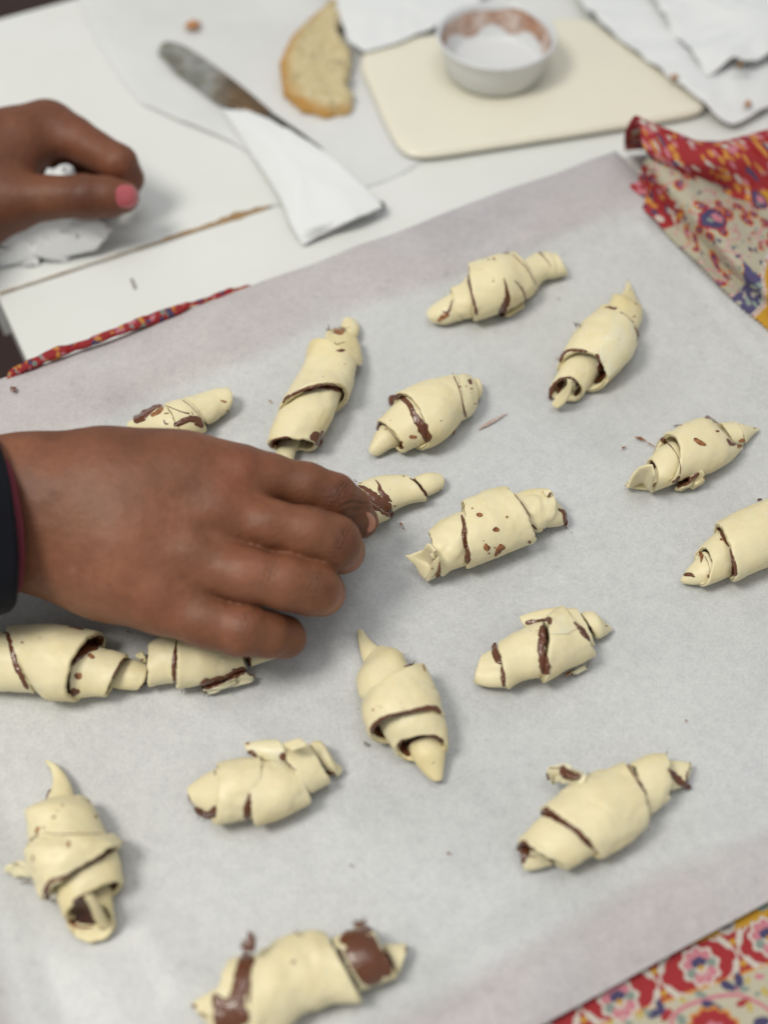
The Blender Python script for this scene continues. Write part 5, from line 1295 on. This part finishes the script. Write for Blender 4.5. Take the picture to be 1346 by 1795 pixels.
def far_hem():
    pts = [(14, 662, .0), (26, 646, .1), (60, 632, .2), (100, 614, .3), (160, 592, .3), (220, 571, .3), (280, 548, .25), (340, 527, .15), (400, 508, .0), (440, 498, -.2)]
    wid = [6, 20, 23, 24, 22, 24, 22, 18, 12, 6]
    C = cr(np.array([U(x, y + 6, z * .01) for x, y, z in pts]), np.linspace(0, 1, 260)); W = np.interp(np.linspace(0, 1, 260), np.linspace(0, 1, len(wid)), wid) * pxm(200, 580, 0) * .42
    tg = np.gradient(C, axis=0); tg[:, 2] = 0; tg /= np.linalg.norm(tg, axis=1, keepdims=True); nr = np.stack([-tg[:, 1], tg[:, 0], tg[:, 0] * 0], 1)
    ph = np.linspace(0, 2 * np.pi, 28, endpoint=False); S = C[:, None] + nr[:, None] * np.cos(ph)[None, :, None] * W[:, None, None] + np.array([0, 0, 1.0]) * np.sin(ph)[None, :, None] * W[:, None, None] * .7
    rad = S - C[:, None]; rad /= np.linalg.norm(rad, axis=2, keepdims=True); S = S + rad * (vn(S, 90, 4) * .0012 + vn(S, 250, 5) * .0005)[..., None]
    uu = np.linspace(0, .3, 260)[:, None] * np.ones((1, 28)); vv = ph[None] * .004 * np.ones((260, 1)); XY = np.stack([uu.ravel(), vv.ravel()], 1)
    q = Paint(XY, CR); rn = random.Random(9)
    for i in range(220):
        c_ = np.array([rn.uniform(0, .3), rn.uniform(0, .025)]); k = rn.random(); r_ = .0026 * rn.uniform(.6, 1.6)
        q.ell(c_, r_, r_ * .6, rn.uniform(0, 6), OR if k < .25 else (GR if k < .4 else (NV if k < .6 else (PK if k < .8 else DR))))
    V = S.reshape(-1, 3); F = grid_faces(260, 28, True)
    if np.dot(np.cross(S[101, 7] - S[100, 7], S[100, 8] - S[100, 7]), rad[100, 7]) > 0: pass
    else: F = [tuple(reversed(f)) for f in F]
    return V, F, q.c * .8
V, F, c = far_hem(); mesh_obj('rolled_hem', V, F, M['cloth'], cloth, colors=c)
# unseen slab in the cloth's red, added to hold the paper above the table
cc = [TLc + (BL - TLc) * .02 + (TR - TLc) * .02, TR + (TLc - TR) * .02 + (BR - TR) * .03, BR + td * .05, BL]
o = slab('hidden_support', cc, -.0068, .017, M['cloth'], .003, cloth)
at = o.data.color_attributes.new('tint', 'FLOAT_COLOR', 'POINT'); at.data.foreach_set('color', np.tile([*CR, 1], (len(o.data.vertices), 1)).astype(np.float32).ravel())
# ================================================================== THINGS ON THE TABLE BEHIND
def sheetpoly(name, pts, cen, th, material, parent=None, seed=1, amp=.6, jag=.8, label=None, cat=None, group=None, floor=TZ * .01 + .0002):
    V, F = star_slab(pts, cen, th, seed, floor=floor, n=160, amp=amp, jag=jag)
    if parent is None:
        c = V.mean(0); V2 = V
        o = mesh_obj(name, V2 - [c[0], c[1], 0], F, M[material]); o.location = (c[0], c[1], 0)
        tag(o, label, cat, group); return o
    return mesh_obj(name, V, F, M[material], parent)
T = TZ
sheetpoly('paper_sheet', [(120, -70, T + .05), (140, 0, T + .1), (165, 62, T + .12), (200, 120, T + .1), (245, 178, T + .15), (320, 212, T + .2), (415, 250, T + .2), (520, 330, T + .1), (640, 330, T + .1), (715, 300, T + .05), (860, 200, T + .05), (900, -70, T + .05)], (450, 90, T + .06), .35, 'sheet', seed=3,
          label='thin white greaseproof sheet on the table under the knife and the bread crust', cat='paper sheet')
# cream cutting board
V, F = star_slab([(635, 84, T + .75), (650, 72, T + .75), (768, 57, T + .75), (900, 42, T + .75), (1020, 26, T + .75), (1034, 30, T + .75), (1140, 105, T + .75), (1246, 180, T + .75), (1242, 190, T + .75), (1100, 215, T + .75), (900, 246, T + .75), (735, 271, T + .75), (705, 266, T + .75), (675, 210, T + .75), (650, 150, T + .75), (630, 110, T + .75)], (900, 140, T + .66), 5.0, 5, floor=TZ * .01 + .0006, n=240, amp=.12, jag=0)
c0 = V.mean(0); o = mesh_obj('cutting_board', V - [c0[0], c0[1], 0], F, M['board']); o.location = (c0[0], c0[1], 0); tag(o, 'cream plastic cutting board under the white tub', 'cutting board')

# tub with traces of spread
def tub():
    zb = T + .78
    a = U(768, 60, zb * .01 + .023); b = U(972, 60, zb * .01 + .023); R = np.linalg.norm((b - a)[:2]) / 2; ctr = (a + b) / 2
    ctr = U(870, 60, zb * .01 + .023)
    o = empty('plastic_tub', (ctr[0], ctr[1], zb * .01), 'small round white plastic tub smeared brown inside, standing on the cream cutting board', 'tub')
    H = .023
    prof = [(0, 0), (.80, 0), (.86, .002), (.93, .014), (.98, H - .003), (1.03, H - .001), (1.035, H), (1.0, H + .0006), (.965, H - .001), (.95, H - .006), (.90, .014), (.84, .004), (.78, .0025), (0, .0022)]
    n = 72
    def lathe(pr, jit=0):
        V = []; 
        for (r_, z_) in pr:
            for k in range(n): t = 2 * math.pi * k / n; V.append((ctr[0] + R * r_ * math.cos(t), ctr[1] + R * r_ * math.sin(t), zb * .01 + z_))
        F = grid_faces(len(pr), n, True); return np.array(V), [tuple(reversed(f)) for f in F]
    V, F = lathe(prof); mesh_obj('tub_wall', V, F, M['tub'], o)
    # residue: ragged ring on the inner wall
    V = []; m = 8
    for k in range(n + 1):
        t = 2 * math.pi * k / n; p3 = np.array([math.cos(t), math.sin(t), 0.3])
        top = H - .001 - .003 * (1 + float(vn(p3, 2.2, 4))) * .8; bot = .003 + .0045 * (1 + float(vn(p3, 2.4, 9)))
        bot = min(bot, top - .001)
        for j in range(m):
            f = j / (m - 1); z_ = bot + (top - bot) * f; r_ = .835 + (z_ - .004) / (H - .006) * .115 - (.010 * math.sin(math.pi * f)) + .004
            V.append((ctr[0] + R * r_ * math.cos(t), ctr[1] + R * r_ * math.sin(t), zb * .01 + z_))
    V = np.array(V); F = grid_faces(n + 1, m); mesh_obj('chocolate_residue', V, F, M['residue'], o)
tub()

# bread crust
def bread():
    out = [(578, -5, T + 1.2), (540, 26, T + 1.2), (508, 60, T + 1.1), (490, 105, T + 1.0), (493, 150, T + .9), (525, 182, T + .8), (572, 196, T + .7), (612, 187, T + .7), (604, 150, T + 1.2), (606, 120, T + 1.3), (614, 88, T + 1.3), (592, 58, T + 1.4), (588, 20, T + 1.4), (582, -8, T + 1.3)]
    V, F = star_slab(out, (556, 110, T + 1.1), 9, 8, floor=TZ * .01 + .0008, n=140, amp=1.6, jag=1.6)
    crust = cr(np.array([U(x, y, (z + .9) * .01) for x, y, z in [(578, -5, T), (540, 26, T), (508, 60, T), (490, 105, T), (493, 150, T), (525, 182, T), (572, 196, T), (612, 190, T)]]), np.linspace(0, 1, 60))
    d = np.min(np.linalg.norm(V[:, None, :2] - crust[None, :, :2], axis=2), axis=1) + vn(V, 120, 3) * .002
    m = np.clip((d - .0035) / .006, 0, 1)[:, None]; low = np.clip((V[:, 1:2] - U(540, 150, 0)[1]) / -.02 + .1, 0, 1)
    c = np.array([.48, .27, .08]) * (1 - m) + np.array([.58, .50, .31]) * m; c = c * (1 - .15 * low * (1 - m))
    sp = np.clip(vn(V, 260, 6) - .2, 0, 1)[:, None] * m; c = c * (1 - .5 * sp)
    cen = V.mean(0); o = mesh_obj('bread_crust', V - [cen[0], cen[1], 0], F, M['bread'], colors=c); o.location = (cen[0], cen[1], 0)
    tag(o, 'crescent-shaped piece of toasted bread crust, bitten out on its right side', 'bread')
bread()
V, F = star_slab([(322, 42, T + .4), (338, 32, T + .6), (356, 40, T + .4), (342, 50, T + .35)], (339, 42, T + .7), 3, 2, n=40); c0 = V.mean(0)
o = mesh_obj('bread_crumb', V - [c0[0], c0[1], 0], F, M['crumb']); o.location = (c0[0], c0[1], 0); tag(o, 'small toasted crumb on the white sheet beyond the knife', 'crumb')

# knife
kc = U(380, 140, T * .01)
kn = empty('table_knife', (kc[0], kc[1], T * .01), 'worn metal knife with a brown-smeared blade, tucked under the folded napkin', 'knife')
V, F = ribbon([(276, 92, T + .35), (284, 76, T + .4), (300, 72, T + .45), (332, 84, T + .5), (385, 120, T + .55), (440, 163, T + .55), (478, 196, T + .5)],
              [(278, 96, T + .35), (290, 106, T + .4), (306, 124, T + .45), (342, 150, T + .5), (385, 180, T + .55), (438, 194, T + .55), (474, 203, T + .5)], 1.2, 3, nu=80, nv=14, amp=.05, bulge=.8)
k = V; f = np.clip((k[:, 0] - U(290, 90, 0)[0]) / (U(478, 200, 0)[0] - U(290, 90, 0)[0]), 0, 1)[:, None]
g = np.clip((f - .35) / .25, 0, 1); c = np.array([.42, .43, .40]) * (1 - g) + np.array([.20, .13, .07]) * g; c = c * (1 - .35 * np.clip(fbm(k, 90, 5, 3), 0, 1)[:, None]); c = c * (1 - .6 * np.clip((f - .85) / .15, 0, 1))
mesh_obj('blade', V, F, M['metal'], kn, colors=c)
V, F = ribbon([(474, 194, T + .55), (500, 212, T + .5), (530, 232, T + .45), (570, 262, T + .4)], [(470, 203, T + .55), (494, 221, T + .5), (524, 243, T + .45), (562, 275, T + .4)], 3, 5, nu=30, nv=10, bulge=1.2)
mesh_obj('handle', V, F, M['metal'], kn, colors=np.tile([.06, .055, .05], (len(V), 1)))

# folded napkin
nc = U(540, 310, T * .01)
npk = empty('paper_napkin', (nc[0], nc[1], T * .01), 'folded white paper napkin with a curled near corner, covering the knife handle', 'napkin')
sheetpoly('napkin_layer', [(388, 192, T + .35), (430, 190, T + .7), (500, 222, T + 1.2), (565, 262, T + 1.3), (630, 318, T + 1.2), (672, 362, T + .9), (625, 380, T + 1.0), (578, 404, T + .5), (530, 428, T + .3), (508, 390, T + .5), (490, 343, T + .55), (455, 290, T + .4), (420, 240, T + .3)], (530, 300, T + 1.25), 1.0, 'napkin', npk, 4, .9)
sheetpoly('napkin_layer', [(560, 330, T + .3), (650, 345, T + .45), (678, 360, T + .35), (668, 374, T + .15), (600, 398, T + .15), (560, 412, T + .12), (530, 424, T + .12), (520, 380, T + .2)], (590, 380, T + .2), .8, 'napkin', npk, 6, .4)
V, F = ribbon([(520, 418, T + .2), (545, 398, T + .9), (572, 390, T + .8), (600, 378, T + .8), (650, 352, T + .9)], [(534, 428, T + .15), (560, 415, T + .35), (580, 408, T + .3), (610, 392, T + .3), (660, 368, T + .3)], 1.0, 7, bulge=1.5)
mesh_obj('curled_edge', V, F, M['napkin'], npk)
V, F = star_slab([(664, 352, T + .5), (672, 350, T + .5), (676, 364, T + .4), (668, 366, T + .4)], (670, 358, T + .7), 2, 2, n=30); c0 = V.mean(0)
o = mesh_obj('dark_crumb', V - [c0[0], c0[1], 0], F, M['speck']); o.location = (c0[0], c0[1], 0); tag(o, 'tiny dark crumb at the near right tip of the folded napkin', 'crumb')
sheetpoly('paper_sheet', [(520, -80, T + .6), (578, -10, T + .8), (596, 30, T + .9), (610, 72, T + .9), (640, 92, T + .9), (700, 74, T + .95), (760, 48, T + 1.0), (840, 0, T + 1.0), (880, -80, T + .8)], (700, 0, T + 1.1), .5, 'napkin', seed=11, amp=1.2,
          label='bluish white paper napkin behind the bread crust, at the top middle', cat='napkin', floor=TZ * .01 + .009)
# napkins at the upper right
sheetpoly('paper_napkin', [(985, -80, T + 1.0), (1020, 0, T + 1.1), (1060, 45, T + 1.1), (1130, 100, T + 1.1), (1210, 160, T + 1.2), (1250, 188, T + 1.1), (1286, 216, T + .8), (1330, 192, T + .8), (1400, 150, T + .8), (1560, 60, T + .8), (1600, -80, T + .8)], (1270, 60, T + 1.2), .6, 'napkin', seed=13, amp=3.0,
          label='large crumpled white napkin with brown specks, overlapping the right side of the cutting board', cat='napkin', floor=TZ * .01 + .006)
sheetpoly('paper_napkin', [(1120, -60, T + 2.2), (1150, 10, T + 1.9), (1215, 88, T + 1.6), (1238, 128, T + 1.5), (1282, 100, T + 2.0), (1320, 112, T + 1.6), (1400, 75, T + 1.9), (1560, 0, T + 1.9), (1560, -80, T + 1.9)], (1340, 30, T + 2.2), .6, 'napkin', seed=17, amp=3.2,
          label='smaller white napkin lying on the large crumpled one in the top right corner', cat='napkin', floor=TZ * .01 + .012)
for (x, y, r_, z, lb, mt) in ((1311, 179, 7, 1.05, 'brown crumb on the near tip of the large crumpled napkin', 'crumb'), (1297, 112, 8, 2.05, 'greyish crumb on the edge of the smaller napkin at the top right', 'chip'), (1182, 132, 5, 1.25, 'tiny tan crumb on the left edge of the large crumpled napkin', 'crumb')):
    V, F = star_slab([(x - r_, y, T + z), (x, y - r_ * .8, T + z), (x + r_, y, T + z), (x, y + r_ * .8, T + z)], (x, y, T + z + .25), 2, x, n=30); c0 = V.mean(0)
    o = mesh_obj('bread_crumb', V - [c0[0], c0[1], 0], F, M[mt]); o.location = (c0[0], c0[1], 0); tag(o, lb, 'crumb')
# crumpled tissue in the left hand
def tissue():
    a = U(100, 296, (T + 3.1) * .01); b = U(66, 405, (T + 1.6) * .01); c3 = U(62, 448, (T + .6) * .01)
    nu, nv = 70, 90
    ts = np.linspace(0, 1, nu); C = cr(np.array([a, (a + b) / 2, b, c3]), ts); rad = np.interp(ts, [0, .05, .3, .55, .8, .97, 1], [.0005, .0075, .009, .013, .020, .014, .0005])
    ph = np.linspace(0, 2 * np.pi, nv, endpoint=False); ex = np.array([1, .15, 0]); ey = np.array([0, .3, 1.0])
    S = C[:, None] + (ex * np.cos(ph)[:, None])[None] * rad[:, None, None] * np.interp(ts, [0, .4, .7, 1], [1.1, 1.2, 1.9, 1.9])[:, None, None] + (ey * np.sin(ph)[:, None])[None] * rad[:, None, None] * .55
    r2 = S - C[:, None]; r2 /= np.maximum(np.linalg.norm(r2, axis=2, keepdims=True), 1e-9)
    S = S + r2 * ((1 - np.abs(fbm(S, 75, 3, 2)) * 3) * .0040 + (1 - np.abs(fbm(S, 170, 4, 2)) * 3) * .0018)[..., None] * np.clip(rad / .01, 0, 1)[:, None, None]
    S[..., 2] = np.maximum(S[..., 2], TZ * .01 + .0004)
    V = S.reshape(-1, 3); F = grid_faces(nu, nv, True)
    if np.dot(np.cross(S[31, 8] - S[30, 8], S[30, 9] - S[30, 8]), r2[30, 8]) < 0: F = [tuple(reversed(f)) for f in F]
    c0 = V.mean(0); o = mesh_obj('crumpled_tissue', V - [c0[0], c0[1], 0], F, M['napkin']); o.location = (c0[0], c0[1], 0); tag(o, 'crumpled white tissue gripped in the far hand', 'tissue')
tissue()
